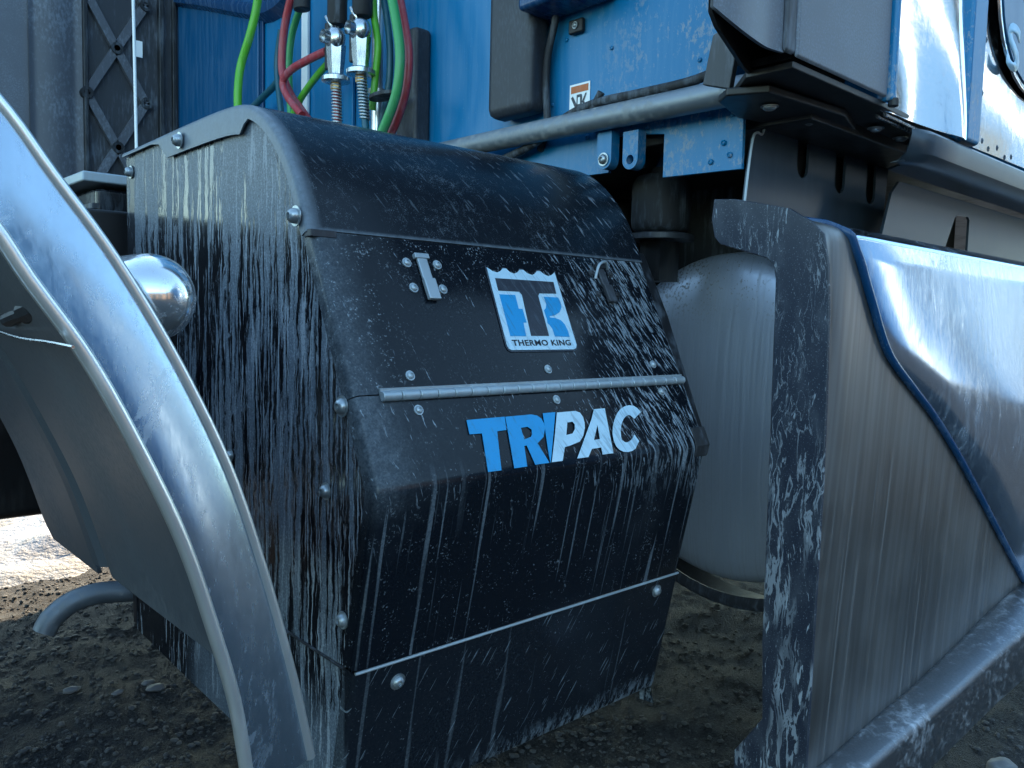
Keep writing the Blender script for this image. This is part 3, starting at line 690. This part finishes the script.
# ================================================================== FUEL TANK
tk = thing('fuel_tank', 'pale spun aluminium fuel tank end between the black box and the fairing', 'fuel tank', (1.3,.15,.32))
RT = .334; ctr = (.0,.150,.660)
prof = [(0,.925),(.12,.929),(.22,.938),(.285,.949),(.312,.957),(.326,.968),(.332,.982),(RT,1.00),(RT,1.012),(RT+.002,1.014),(RT+.002,1.020),(RT,1.022),(RT,2.2),(.30,2.25),(0,2.27)]
b = NB(); lathe(b, prof, 96, ctr, 'X'); obj('tank_shell', b, 'tank', tk, ang=40)
b = NB(); lathe(b, [(RT+.001,1.06),(RT+.005,1.06),(RT+.005,1.12),(RT+.001,1.12)], 96, ctr, 'X'); obj('tank_strap', b, 'black', tk, bevel=.001)
# cradle under the tank: grey lipped arc
b = NB(); rows = []
for k in range(25):
    a = R_(222+96*k/24); c, s = math.cos(a), math.sin(a)
    rows.append([(x, ctr[1]+r*c, ctr[2]+r*s) for x, r in ((.99,RT+.032),(.985,RT+.048),(.99,RT+.058),(1.10,RT+.058))])
grid(b, rows); obj('cradle', b, 'plastic', tk, solid=.004, ang=60)

# ================================================================== SIDE FAIRING WITH STEP
fa = thing('side_fairing', 'brushed and polished aluminium side fairing with chipped black rear flange', 'fairing', (1.2,-.15,.15))
fl = [(.012,1.052),(-.028,1.049),(-.125,1.026),(-.159,1.006),(-.181,.985),(-.191,.94),(-.196,.87),(-.1995,.741),(-.2005,.60),(-.1995,.45),(-.1985,.30),(-.1985,.06),(-.075,.06),(-.072,.150),(-.120,.223),(-.113,.35),(-.109,.701),(-.106,.920),(-.100,.944),(-.088,.953),(-.004,.978),(.008,.990),(.015,1.02)]
b = NB(); prism(b, [(.69, y, z) for y, z in fl], (.006,0,0)); obj('rear_flange', b, 'flange', fa, bevel=.002)
# outer skin: cross-section rows along X
def sect(x):
    tuck = 0
    return [(.01,1.014),(-.10,1.011),(-.150,1.005),(-.176,.990),(-.184,.95),(-.190,.87),(-.194,.741),(-.195,.60),(-.194,.45),(-.193,.30),(-.193,.15),(-.193,.10)]
XS = [.6935,.698,.71,.76,.82,.9,1.0,1.15,1.3,1.5,1.75,2.1,2.6,3.3]
rows = []
for i, x in enumerate(XS):
    sct = smoothpath([(x, y-(0 if i > 1 else -.004*(2-i)), z) for y, z in sect(x)], 4); rows.append(sct)
b = NB(); grid(b, rows); obj('outer_skin', b, 'brushed', fa, solid=.003, ang=60)
# polished proud panel, its rear edge runs diagonally
def yskin(z):
    s = sect(0)
    for (ya, za), (yb, zb) in zip(s, s[1:]):
        if zb <= z <= za: t = (za-z)/(za-zb); return ya+(yb-ya)*t
    return s[-1][0]
edge = [(.705,1.007),(.745,1.004),(.770,.992),(.785,.965),(.805,.93),(.83,.89),(.86,.846),(.905,.80),(1.00,.745),(1.10,.69),(1.243,.597),(1.45,.45),(1.707,.266),(1.80,.20)]
E3 = smoothpath([(x, 0, z) for x, z in edge], 5)
rows = []
for p in E3:
    xe, z = p.x, p.z; r = []
    for k in range(16):
        t = k/15; x = xe+(3.3-xe)*t**1.8
        r.append((x, yskin(z)-.010-.020*min(1, (x-xe)/.25)*(1-max(0, (z-.85)/.17))*0-.006*min(1,(x-xe)/.05), z))
    rows.append(r)
# curve the top of the polished panel inwards so that it looks up at the sky
for r in rows:
    for j, q in enumerate(r):
        x, y, z = q; k = min(1, (x-.75)/.35)
        bulge = -.028*math.exp(-((z-.62)/.20)**2)*max(0, min(1, k))*max(0, min(1, j/5))
        r[j] = (x, y+bulge, z)
b = NB(); grid(b, rows); obj('polished_panel', b, 'polish', fa, solid=.003, ang=60)
b = NB(); tube(b, [(p.x-.004, yskin(p.z)-.008, p.z) for p in E3], .0072, 12); obj('edge_trim', b, 'trim', fa, ang=60, label='dark blue rounded trim down the edge of the polished panel')
b = NB(); rows = []
for x in XS[3:]: rows.append([(x, .01, 1.047), (x, -.10, 1.034), (x, -.155, 1.020)])
# step rail
b = NB(); rows = []
RX = [(.62,.145,-.178,-.236),(.75,.154,-.198,-.247),(.92,.168,-.200,-.252),(1.1,.182,-.201,-.258),(1.3,.205,-.201,-.266),(1.47,.230,-.202,-.280),(1.75,.255,-.202,-.288),(2.2,.27,-.202,-.285),(2.9,.30,-.202,-.29)]
for x, z, yi, yo in RX:
    r = [(x, yi+.012, z-.01), (x, yi+.004, z+.003), (x, yi-.004, z+.006)]
    r += [(x, yo+.008, z+.003), (x, yo+.0035, z+.0015), (x, yo+.0008, z-.002), (x, yo, z-.006), (x, yo, z-.095), (x, yo+.004, z-.103), (x, yo+.02, z-.105)]
    rows.append([Vector(q) for q in r])
R2 = []
cols = list(zip(*rows)); cols = [smoothpath(c, 4) for c in cols]; rows = list(zip(*cols))
grid(b, rows); obj('step_rail', b, 'rail', fa, solid=.004, ang=50)

# ================================================================== CAB
cab = thing('truck_cab', 'bright blue truck cab with polished steel side panels and grey extender', 'truck cab', (2.0,1.1,1.15))
XW = .72
def wallbox(name, y0, y1, z0, z1, x0, x1, mat, parent=None, bevel=.003, label=None):
    q = NB(); box(q, (x0, min(y0, y1), z0), (x1, max(y0, y1), z1)); return obj(name, q, mat, parent or cab, bevel=bevel, label=label)
b = NB(); box(b, (XW, .03, 1.205), (XW+.02, 2.40, 3.2)); obj('rear_wall', b, 'wall', cab)
wallbox('roof', -.19, 2.40, 3.2, 3.24, XW, 4.2, 'wall')
wallbox('far_side', 2.37, 2.40, 1.2, 3.2, XW+.02, 4.2, 'wall')
wallbox('cab_floor', -.12, 2.36, 1.17, 1.20, XW+.03, 4.2, 'under')
wallbox('front_wall', -.18, 2.37, 1.2, 3.2, 4.2, 4.24, 'wall')
# recessed panel and its rails (left part of the wall)
wallbox('wall_panel', 1.70, 2.38, 1.25, 2.05, XW-.012, XW-.002, 'wall2', bevel=.004)
b = NB(); rows = []
for y, dz in [(1.30,.05),(1.48,.0),(1.56,-.012),(1.62,-.012),(1.70,.0),(1.9,.065),(2.1,.13),(2.3,.19),(2.39,.22)]:
    r = []
    for x, z in ((XW-.001,1.80),(XW-.030,1.790),(XW-.036,1.775),(XW-.032,1.755),(XW-.001,1.735)): r.append((x, y, z+dz))
    rows.append(r)
grid(b, rows); obj('wall_rail', b, 'trim', cab, solid=.002)
wallbox('wall_seam', 1.672, 1.690, 1.21, 2.2, XW-.010, XW-.002, 'trim')
wallbox('white_strip', 1.392, 1.427, 1.21, 2.6, XW-.012, XW-.002, 'white')
wallbox('wall_rib', 1.15, 1.19, 1.21, 2.4, XW-.012, XW-.002, 'wall')
wallbox('bumper_pad', .82, .90, 1.21, 1.515, XW-.05, XW-.001, 'pad', bevel=.012)
wallbox('bumper_pad', .425, .558, 1.258, 2.0, XW-.06, XW-.001, 'pad', bevel=.020)
# overhang bracket at top
p0 = onx(518,0,XW); 
wallbox('overhang_bracket', .255, .435, 1.438, 1.50, XW-.09, XW-.001, 'trim', bevel=.010)
wallbox('bracket_clip', .335, .372, 1.398, 1.425, XW-.012, XW-.001, 'black', bevel=.004)
bolt(cab, (XW-.013,.352,1.412), (-1,0,0), .005, .003)
# lower riveted beam
pts = [onx(*q, XW-.006) for q in [(540,132),(702,100),(800,88),(802,158),(666,177),(664,133),(648,137),(645,170),(560,166),(545,160)]]
pts = [(XW-.006,.46,1.215),(XW-.006,-.022,1.215),(XW-.006,-.022,1.10),(XW-.006,.136,1.103),(XW-.006,.136,1.178),(XW-.006,.182,1.184),(XW-.006,.255,1.19),(XW-.006,.262,1.125),(XW-.006,.60,1.13),(XW-.006,.60,1.215)]
b = NB(); prism(b, pts, (.008,0,0)); obj('riveted_beam', b, 'wall', cab, bevel=.001)
wallbox('beam_ledge', -.022, .30, 1.207, 1.216, XW-.03, XW-.006, 'wall', bevel=.002)
for px, py in [(588,137),(610,134),(631,130),(648,127),(663,124),(676,122),(711,117),(734,114),(711,162),(724,143),(730,155),(630,118)]:
    p = onx(px, py, XW-.006); bolt(cab, p, (-1,0,0), .0048, .003, 'wall', 'rivet', washer=False)
for px, py in [(718,28),(567,40),(612,48),(548,75),(553,105),(700,60)]:
    p = onx(px, py, XW); bolt(cab, p, (-1,0,0), .0040, .002, 'wall', 'rivet', washer=False)
# lugs
for px, py, mat in ((606,160,'bolt'), (632,160,None)):
    c = onx(px, py, XW-.03)
    q = NB(); out = []; 
    for k in range(24):
        a = 2*math.pi*k/24; yy, zz = .016*math.cos(a), .018*math.sin(a)
        out.append((XW-.036, c.y+yy, c.z+zz) if zz < .003 else (XW-.036, c.y+(.016 if yy > 0 else -.016), c.z+.050 if zz > .012 else c.z+zz))
    out = [(XW-.036, c.y+.017, c.z+.05),(XW-.036, c.y-.017, c.z+.05)]+[(XW-.036, c.y+.017*math.cos(a), c.z+.017*math.sin(a)) for a in [R_(180+15*k) for k in range(13)]]
    hole = [(XW-.036, c.y+.0085*math.cos(R_(a)), c.z+.0085*math.sin(R_(a))) for a in range(0, 360, 24)]
    holed(q, out, [hole], (.022,0,0)); lug = obj('mounting_lug', q, 'wall', cab)
    if mat: bolt(lug, (XW-.037, c.y, c.z), (-1,0,0), .009, .006)
    else: wallbox('lug_core', c.y-.012, c.y+.012, c.z-.012, c.z+.012, XW-.010, XW-.007, 'black', lug, bevel=0)
# dark sheet added to blacken the void under the cab
wallbox('void_blackout', -.02, 1.95, .35, 1.168, XW+.50, XW+.51, 'rubber', bevel=0, label='flat black sheet added to darken the void deep under the cab')
# warning sticker
st = wallbox('warning_sticker', .319, .372, 1.240, 1.305, XW-.0015, XW-.0005, 'white', bevel=0)
q = NB(); box(q, (XW-.0022,.323,1.288), (XW-.0016,.368,1.301)); obj('sticker_band', q, 'orange', st)
q = NB()
def sy(u, v): return (XW-.0022, .368-u*.045, 1.243+v*.043)
for poly in ([(.02,.85),(.12,.92),(.42,.42),(.34,.25)], [(.35,.95),(.62,.95),(.66,.88),(.66,.42),(.35,.42)], [(.85,.95),(.92,.95),(.78,.62),(.92,.40),(.80,.40),(.66,.60)], [(.30,.36),(.95,.38),(.95,.30),(.30,.26)], [(.18,.0),(.30,.26),(.62,.24),(.60,.0)]):
    prism(q, [sy(u, v) for u, v in poly], (-.0004,0,0))
obj('sticker_figure', q, 'decal_black', st, smooth=False)
q = NB(); prism(q, [(XW-.0030,.368-u*.045,1.243+v*.043) for u, v in [(.44,.82),(.56,.82),(.57,.52),(.43,.52)]], (-.0003,0,0)); obj('sticker_cutout', q, 'white', st, smooth=False)

# cab side: polished panels along Y = -.2
YS = -.2
def sidebox(name, x0, x1, z0, z1, mat, y0=YS, y1=YS+.012, bevel=.003, parent=None, label=None):
    q = NB(); box(q, (x0, y0, z0), (x1, y1, z1)); return obj(name, q, mat, parent or cab, bevel=bevel, label=label)
def wavy(name, x0, x1, z0, z1, amp, seed):
    q = NB(); rows = []; nx, nz = 14, 60
    for i in range(nx+1):
        x = x0+(x1-x0)*i/nx; r = []
        for j in range(nz+1):
            z = z0+(z1-z0)*j/nz
            y = YS+amp*mnoise.noise(Vector((x*3.2+seed, z*2.6, seed)))
            e = min(x-x0, x1-x)
            y += .006*math.exp(-e/.010)
            r.append((x, y, z))
        rows.append(r)
    grid(q, rows); return obj(name, q, 'chrome', cab, solid=.002, ang=70)
wavy('polished_panel', .848, 1.150, 1.190, 3.1, .030, 2.3)
wavy('polished_panel', 1.222, 3.6, 1.190, 3.1, .008, 7.7)
sidebox('blue_stripe', .834, .850, 1.200, 3.1, 'wall', YS-.008, YS+.02, .006)
sidebox('blue_stripe', 1.150, 1.222, 1.190, 3.1, 'wall', YS-.006, YS+.02, .008)
for px, py in [(981,93),(981,141),(996,148),(1010,157),(985,40),(1020,76)]:
    p = ony(px, py, YS-.001); bolt(cab, (p.x, YS-.001, p.z), (0,-1,0), .0055, .002, 'pip', 'rivet', washer=False)
# side badge
bd = [(.075*1,0)]
cx, cz = 1.525, 1.56
def oval(rx, rz, n=40, pw=2.6):
    o = []
    for k in range(n):
        a = 2*math.pi*k/n; c, s = math.cos(a), math.sin(a)
        o.append((cx+rx*abs(c)**(2/pw)*(1 if c > 0 else -1), cz+rz*abs(s)**(2/pw)*(1 if s > 0 else -1)))
    return o
q = NB(); prism(q, [(x, YS-.004, z) for x, z in oval(.275,.235)], (0,-.006,0)); bg_ = obj('side_badge', q, 'chrome', cab, bevel=.003)
q = NB(); prism(q, [(x, YS-.0105, z) for x, z in oval(.262,.222)], (0,-.002,0)); obj('badge_field', q, 'badge', bg_)
text('badge_letter', 'S', (1.305,YS-.0127,1.350), (1,0,0), (0,0,1), .090, 'badgew', bg_, bold=.03, width=.075)
q = NB(); prism(q, [(1.49+.17*math.cos(R_(a)), YS-.0135, 1.57+.09*math.sin(R_(a))) for a in range(0, 360, 12)], (0,-.002,0)); ib = obj('badge_emblem', q, 'ext', bg_, bevel=.002)
# extender: outer flat skin
b = NB(); rows = []
for x, y, zb in [(.366,-.196,1.220),(.40,-.202,1.208),(.44,-.200,1.203),(.48,-.194,1.203),(.505,-.190,1.205),(.535,-.192,1.206)]:
    rows.append([(x, y, z) for z in (zb, 1.5, 2.0, 3.0)])
R3 = [smoothpath(c, 4) for c in zip(*rows)]
grid(b, list(zip(*R3))); obj('extender_flap', b, 'ext', cab, solid=.005, ang=60, label='curved grey rear edge of the extender')
b = NB(); rows = []
for x, y, zb in [(.370,-.192,1.216),(.392,-.186,1.205),(.459,-.163,1.200),(.531,-.136,1.198),(.62,-.11,1.198),(.71,-.09,1.198)]: rows.append([(x, y, z) for z in (zb, 2.0, 3.0)])
grid(b, rows); obj('inner_flap', b, 'under', cab, solid=.005, ang=60)
b = NB(); box(b, (.556,YS,1.205), (.833,YS+.008,3.0)); obj('extender_skin', b, 'ext', cab, bevel=.004, label='pale grey flat extender panel')
b = NB(); box(b, (.530,YS+.002,1.207), (.556,YS+.012,3.0)); obj('extender_joint', b, 'plastic', cab, bevel=.005)
b = NB(); tube(b, [(.845,YS-.004,1.192),(.845,YS-.004,1.205)], .008, 12); obj('joint_plug', b, 'black', cab, bevel=.002)
# underside plates
b = NB(); prism(b, [(.56,-.192,1.192),(.833,-.192,1.192),(1.16,-.185,1.186),(1.16,-.04,1.186),(.75,.0,1.188),(.62,-.06,1.19),(.56,-.12,1.192)], (0,0,.010)); obj('underside_plate', b, 'under', cab, bevel=.002)
b = NB(); prism(b, [(.575,-.08,1.178),(.60,-.135,1.178),(.80,-.15,1.178),(.90,-.12,1.178),(.86,-.05,1.178),(.70,-.02,1.178),(.60,-.05,1.178)], (0,0,.012)); obj('underside_bracket', b, 'under', cab, bevel=.003)
b = NB(); prism(b, [(.60,-.068,1.195),(.60,-.075,1.24),(.60,-.05,1.285),(.60,-.035,1.28),(.60,-.020,1.21)], (.012,0,0)); obj('gusset', b, 'plastic', cab, bevel=.002)
b = NB(); box(b, (.56,-.188,1.205), (.70,-.12,1.215)); obj('inner_shelf', b, 'under', cab)
b = NB(); box(b, (.700,-.188,1.205), (.715,-.08,3.0)); obj('inner_return', b, 'under', cab)
for x, y in [(.66,-.10),(.78,-.10),(.93,-.14),(1.03,-.14)]: bolt(cab, (x, y, 1.176 if x < .85 else 1.184), (0,0,-1), .010, .005)
b = NB(); 
for y in (-.185,-.172): tube(b, [(.86,y,1.186),(1.15,y,1.180)], .003, 8)
obj('underside_rail', b, 'steel', cab)
# skirt below the side panels
b = NB(); rows = []
for x in (.945,.950,.960,.99,1.1,1.3,1.6,2.0,3.4):
    k = max(0, (.99-x)/.045)**2
    sct = [(-.203+.012*k,1.184),(-.210+.018*k,1.178),(-.212+.022*k,1.165),(-.209+.024*k,1.148),(-.198+.024*k,1.138),(-.18+.02*k,1.134),(-.138-.045*min(1,k*1.5),1.134)]
    rows.append([(x, y, z) for y, z in sct])
rows = [[(x, y, z-.008) for x, y, z in r_] for r_ in rows]
grid(b, rows); obj('lower_skirt', b, 'slate', cab, solid=.004, ang=35)
cab_sh = thing('heat_shield', 'dark grey slotted shield panel hanging above the side fairing', 'shield panel', (.9,-.05,1.05))
def rslot(cx_, z0, z1, w=.020, y=-.06):
    pts = []
    for k in range(9): a = R_(180+22.5*k); pts.append((cx_+w*math.cos(a), y, z0+w*math.sin(a)))
    pts += [(cx_+w, y, z1), (cx_-w, y, z1)]
    return pts
YP = -.03
outl = [(x, YP, z) for x, z in [(.708,.98),(.722,1.10),(.731,1.150),(.742,1.160),(.758,1.160),(.766,1.174),(.785,1.186),(1.24,1.186),(1.22,.98)]]
def notch(c, zb, w=.020): return [(c-w, YP, 1.1861)]+[(c+w*math.cos(R_(180+22.5*k)), YP, zb+w*math.sin(R_(180+22.5*k))) for k in range(9)]+[(c+w, YP, 1.1861)]
outl = outl[:7]+notch(.895, 1.128)+notch(1.035, 1.118)+notch(1.165, 1.112)+outl[7:]
b = NB(); prism(b, outl, (0,.005,0)); obj('shield_plate', b, 'slate', cab_sh, smooth=False)
b = NB(); box(b, (.80,YP+.018,1.06), (1.22,YP+.024,1.180)); obj('slot_backing', b, 'under', cab_sh)
b = NB(); tube(b, smoothpath([(.714,YP,1.035),(.722,YP,1.10),(.731,YP,1.149),(.742,YP,1.161),(.758,YP,1.161),(.767,YP,1.176),(.785,YP,1.187),(.83,YP,1.188)], 4), .0022, 8); obj('shield_edge', b, 'hinge', cab_sh)
ap = thing('apron_panel', 'grey apron panel with a dark wedge shaped opening above the polished fairing', 'apron panel', (1.4,-.1,1.05))
YA = -.10
outl = [(x, YA, z) for x, z in [(1.06,1.0),(1.10,1.10),(1.13,1.125),(3.4,1.125),(3.4,1.0),(1.50,1.0),(1.50,1.088),(1.49,1.094),(1.43,1.092),(1.415,1.085),(1.36,1.0)]]
b = NB(); prism(b, outl, (0,.005,0)); obj('apron_plate', b, 'slate', ap, smooth=False)
b = NB(); box(b, (1.30,YA+.05,1.0), (1.56,YA+.055,1.12)); obj('opening_backing', b, 'under', ap)
bolt(ap, (1.45,YA+.048,1.045), (0,-1,0), .006, .004)

# grab pipe across the back of the cab
b = NB(); P = smoothpath([(.674,1.02,1.217),(.672,.65,1.216),(.671,.3,1.2145),(.670,.08,1.2125),(.670,-.05,1.2120),(.678,-.09,1.210)], 5)
tube(b, P, [.0195+.0035*i/(len(P)-1) for i in range(len(P))], 20)
tag(obj('cross_pipe', b, 'zinc', ang=60, loc=(.67,.3,1.22)), 'weathered grey pipe crossing low in front of the blue cab wall', 'pipe')
b = NB(); tube(b, smoothpath([(.70,.62,1.17),(.69,.50,1.185),(.682,.42,1.20),(.676,.34,1.232),(.674,.26,1.245),(.674,.16,1.244),(.68,.05,1.247),(.70,-.02,1.27)], 5), .008, 10)
tube(b, [(.674,.27,1.235),(.674,.25,1.262)], .007, 8)
tag(obj('cable', b, 'rubber', ang=60, loc=(.68,.3,1.23)), 'black cable tied along the top of the weathered grey pipe', 'cable')
b = NB(); tube(b, smoothpath([onx(556,-20,.70), onx(556,15,.70), onx(548,55,.70), onx(546,90,.70), onx(547,125,.70), onx(540,150,.71)], 5), .0075, 10)
tag(obj('cable', b, 'rubber', ang=60, loc=(.7,.43,1.3)), 'black cable hanging down the blue wall right of the larger dark pad', 'cable')

# far extender with lattice
fx = thing('far_extender', 'dark extender panel with diagonal lattice ribs on the far side of the cab', 'extender', (.4,2.33,1.2))
b = NB(); box(b, (.39,2.345,1.15), (.72,2.37,3.2)); obj('lattice_backing', b, 'plastic', fx)
def L_(px, py): return ony(px, py, 2.338)
def bar(bm, p, q_, w=.014, d=.018):
    p, q_ = Vector(p), Vector(q_); t = (q_-p).normalized(); s = t.cross(Vector((0,1,0))).normalized()*w
    prism(bm, [p-s, q_-s, q_+s, p+s], (0,d*-1,0))
b = NB(); nodes = [(119,45,1),(91,90,1),(152,100,1),(122,146,1),(119,-30,1)]
def nd(i, k): return Vector((.394+i*.0975, 2.342, 1.242+k*.168))
for i in range(0, 3):
    for k in range(0, 12):
        if (i+k) % 2: continue
        for di, dk in ((1,1),(1,-1)):
            if 0 <= i+di <= 2 and 0 <= k+dk <= 12: bar(b, nd(i, k), nd(i+di, k+dk))
obj('lattice_rib', b, 'curtain', fx)
for i in range(3):
    for k in range(12):
        if (i+k) % 2 == 0: b = NB(); p = nd(i, k); lathe(b, [(.010,-.024),(.020,-.024),(.020,0)], 16, p, 'Y'); obj('lattice_boss', b, 'black', fx)
b = NB(); box(b, (.385,2.32,1.15), (.400,2.37,3.2)); box(b, (.635,2.32,1.15), (.652,2.37,3.2)); box(b, (.685,2.33,1.15), (.70,2.37,3.2)); obj('frame_post', b, 'black', fx, bevel=.003)
b = NB(); rows = []
for i in range(25):
    x = .225+.16*i/24; rows.append([(x, 2.345-.012*abs(math.sin(x*26)), z) for z in (1.1, 3.2)])
grid(b, rows); obj('side_curtain', b, 'curtain', fx, solid=.004)
b = NB(); box(b, (-.6,2.352,1.1), (.240,2.37,3.2)); obj('side_flap', b, 'ext', fx)
b = NB(); p = L_(137,50); box(b, (p.x-.012,2.312,p.z-.03), (p.x+.010,2.316,p.z+.025)); obj('paper_tag', b, 'white', fx)
b = NB(); tube(b, [(.30,1.60,2.4),(.30,1.572,1.60),(.30,1.558,1.115)], .0042, 8)
tag(obj('thin_rod', b, 'white', ang=60, loc=(.3,1.57,1.115)), 'thin pale vertical rod in front of the lattice panel', 'rod')

# ================================================================== AIR LINES
def hose(pts, r, mat, label, x=.6, cat='hose'):
    P = [onx(p[0], p[1], p[2] if len(p) > 2 else x) for p in pts]; q = NB(); tube(q, smoothpath(P, 8), r, 14)
    return tag(obj('air_hose', q, mat, ang=60, loc=tuple(P[0])), label, cat, 'coloured air hoses behind the cab')
hose([(262,-40,.58),(257,5,.58),(250,35,.57),(241,65,.56),(238,90,.55),(238,125,.55)], .0115, 'green', 'thick lime green hose hanging alone left of the others')
hose([(305,-45),(292,-5),(285,25),(282,55),(283,75),(291,95),(300,108),(312,125)], .0105, 'red', 'red hose curling behind the box just right of the lone green one', .60)
hose([(312,-30),(300,8),(292,35),(289,65),(290,100),(292,125)], .0095, 'green2', 'sea green hose beside the curling red hose', .64)
hose([(284,70,.66),(275,85,.66),(262,98,.66),(245,115,.66)], .0100, 'teal', 'short dark teal hose crossing low behind the lime hose', .66)
hose([(281,30,.65),(277,60,.65),(278,85,.65),(283,125,.65)], .0085, 'teal', 'dark teal hose hanging behind the curling red hose', .65)
hose([(327,51,.575),(318,55,.575),(306,61,.575),(291,70,.575),(283,82,.575),(288,97,.575),(302,115,.575)], .0100, 'red', 'red hose bending left from the left metal coupling', .575)
hose([(330,62,.60),(322,70,.61),(310,85,.62),(300,100,.62),(292,118,.62)], .0090, 'green', 'green hose slanting down left below the couplings', .60)
hose([(372,-25,.63),(374,15,.63),(378,45,.63),(375,80,.63),(372,110,.63)], .0085, 'green', 'thin green hose right behind the right coupling', .63)
hose([(386,-30,.60),(396,20,.60),(400,55,.60),(397,90,.60),(388,118,.60),(378,140,.60)], .0110, 'green2', 'bright green hose at the right of the couplings', .60)
hose([(394,-30,.63),(404,20,.63),(409,55,.63),(406,90,.63),(397,120,.63),(385,145,.63)], .0095, 'red', 'dark red hose behind the bright green one on the right', .63)
hose([(378,-30,.66),(387,20,.66),(390,55,.66),(388,90,.66),(380,130,.66)], .0080, 'teal', 'thin dark teal hose inside the bright green hose', .66)
def coupling(px, py, dx, label, xx):
    c = onx(px, py, xx); t = thing('hose_coupling', label, 'coupling', tuple(c), 'metal gladhand couplings')
    d = _n((0, .10*dx, 1))
    q = NB(); tube(q, [c+Vector((0,0,.062)), c+Vector((0,0,.069)), c+Vector((0,0,.16)), c+Vector((0,0,.5))], [.020,.0235,.0235,.021], 18); obj('rubber_sleeve', q, 'rubber', t, ang=50)
    q = NB(); box(q, (c.x-.012, c.y+.012, c.z-.03), (c.x+.012, c.y+.026, c.z+.055)); obj('bracket', q, 'black', t, bevel=.003)
    q = NB(); v = bmesh.ops.create_uvsphere(q, u_segments=24, v_segments=14, radius=.0225)['verts']
    bmesh.ops.scale(q, verts=v, vec=(.8,1,1.05)); bmesh.ops.translate(q, verts=v, vec=c+Vector((-.004,0,.022)))
    lathe(q, [(0,.03),(.009,.03),(.012,.02),(.012,.0)], 14, c+Vector((-.03,0,.022)), 'X')
    obj('valve_body', q, 'steel', t, ang=50)
    q = NB(); tube(q, [c+Vector((-.002,0,.012)), c+Vector((-.002,0,-.020)), c+Vector((-.002,0,-.034)), c+Vector((-.002,0,-.046))], [.018,.016,.014,.014], 6); obj('hex_body', q, 'steel', t, ang=20)
    q = NB(); tube(q, [c+Vector((-.002,0,-.043)), c+Vector((-.002,0,-.047)), c+Vector((-.002,0,-.054)), c+Vector((-.002,0,-.056))], [.020,.026,.026,.020], 20); obj('collar', q, 'steel', t, ang=40)
    q = NB(); tube(q, [c+Vector((-.002,0,-.056)), c+Vector((-.002,0,-.068))], .0095, 6); obj('brass_nut', q, 'brass', t, ang=20)
    q = NB(); tube(q, smoothpath([c+Vector((-.004,.0,.035)), c+Vector((-.014,.004,.05)), c+Vector((-.016,.012,.062))], 3), .0032, 8); obj('lever', q, 'steel', t)
    # spring guard round the hose
    q = NB(); e = c+Vector((0, -.010-.006*dx, -.175)); s0 = c+Vector((-.002,0,-.066)); pts = []; turns = 15
    for k in range(turns*10+1):
        tt = k/(turns*10); a = 2*math.pi*turns*tt; ce = s0.lerp(e, tt)
        pts.append(ce+Vector((math.cos(a)*.0112, math.sin(a)*.0112, 0)))
    tube(q, pts, .0022, 6); obj('spring_guard', q, 'bolt', t, ang=60)
    q = NB(); tube(q, smoothpath([s0, s0.lerp(e, .5), e, e+Vector((.0,-.006*dx,-.05)), e+Vector((.0,.02*dx,-.12))], 5), .0085, 12); obj('line', q, 'red' if dx < 0 else 'teal', t, ang=60)
    for ch in t.children:
        if ch.name.split('.')[0] in ('valve_body','hex_body','collar','brass_nut','lever','bracket'): ch.scale = (1.3, 1.3, 1.3)
    return t
coupling(337, 52, -1, 'left metal gladhand coupling with red line below its spring', .58)
coupling(362, 44, 1, 'right metal gladhand coupling with teal line below its spring', .60)
for px, py, xx, lab in ((302,4,.615,'black wrap binding the red and sea green hoses near the top'), (384,96,.615,'black tie round the hoses right of the couplings')):
    p = onx(px, py, xx); q = NB(); v = bmesh.ops.create_cone(q, cap_ends=True, segments=24, radius1=.5, radius2=.5, depth=1)['verts']
    sx = (.020, .026, .030) if py < 50 else (.026, .050, .009)
    for k in v: k.co = Vector((k.co.x*2*sx[0], k.co.y*2*sx[1], k.co.z*sx[2]))+p
    tag(obj('hose_tie', q, 'rubber', bevel=.002, loc=tuple(p)), lab, 'tie')
b = NB(); p = onx(377, 100, .66); tube(b, [(.66,p.y,1.15),(.66,p.y,1.62)], .014, 16); tube(b, [(.66,p.y,p.z+.012),(.66,p.y,p.z+.024)], .022, 16)
tag(obj('support_tube', b, 'bead', ang=50, loc=(.66,p.y,1.15)), 'upright bright metal tube behind the right coupling', 'tube')
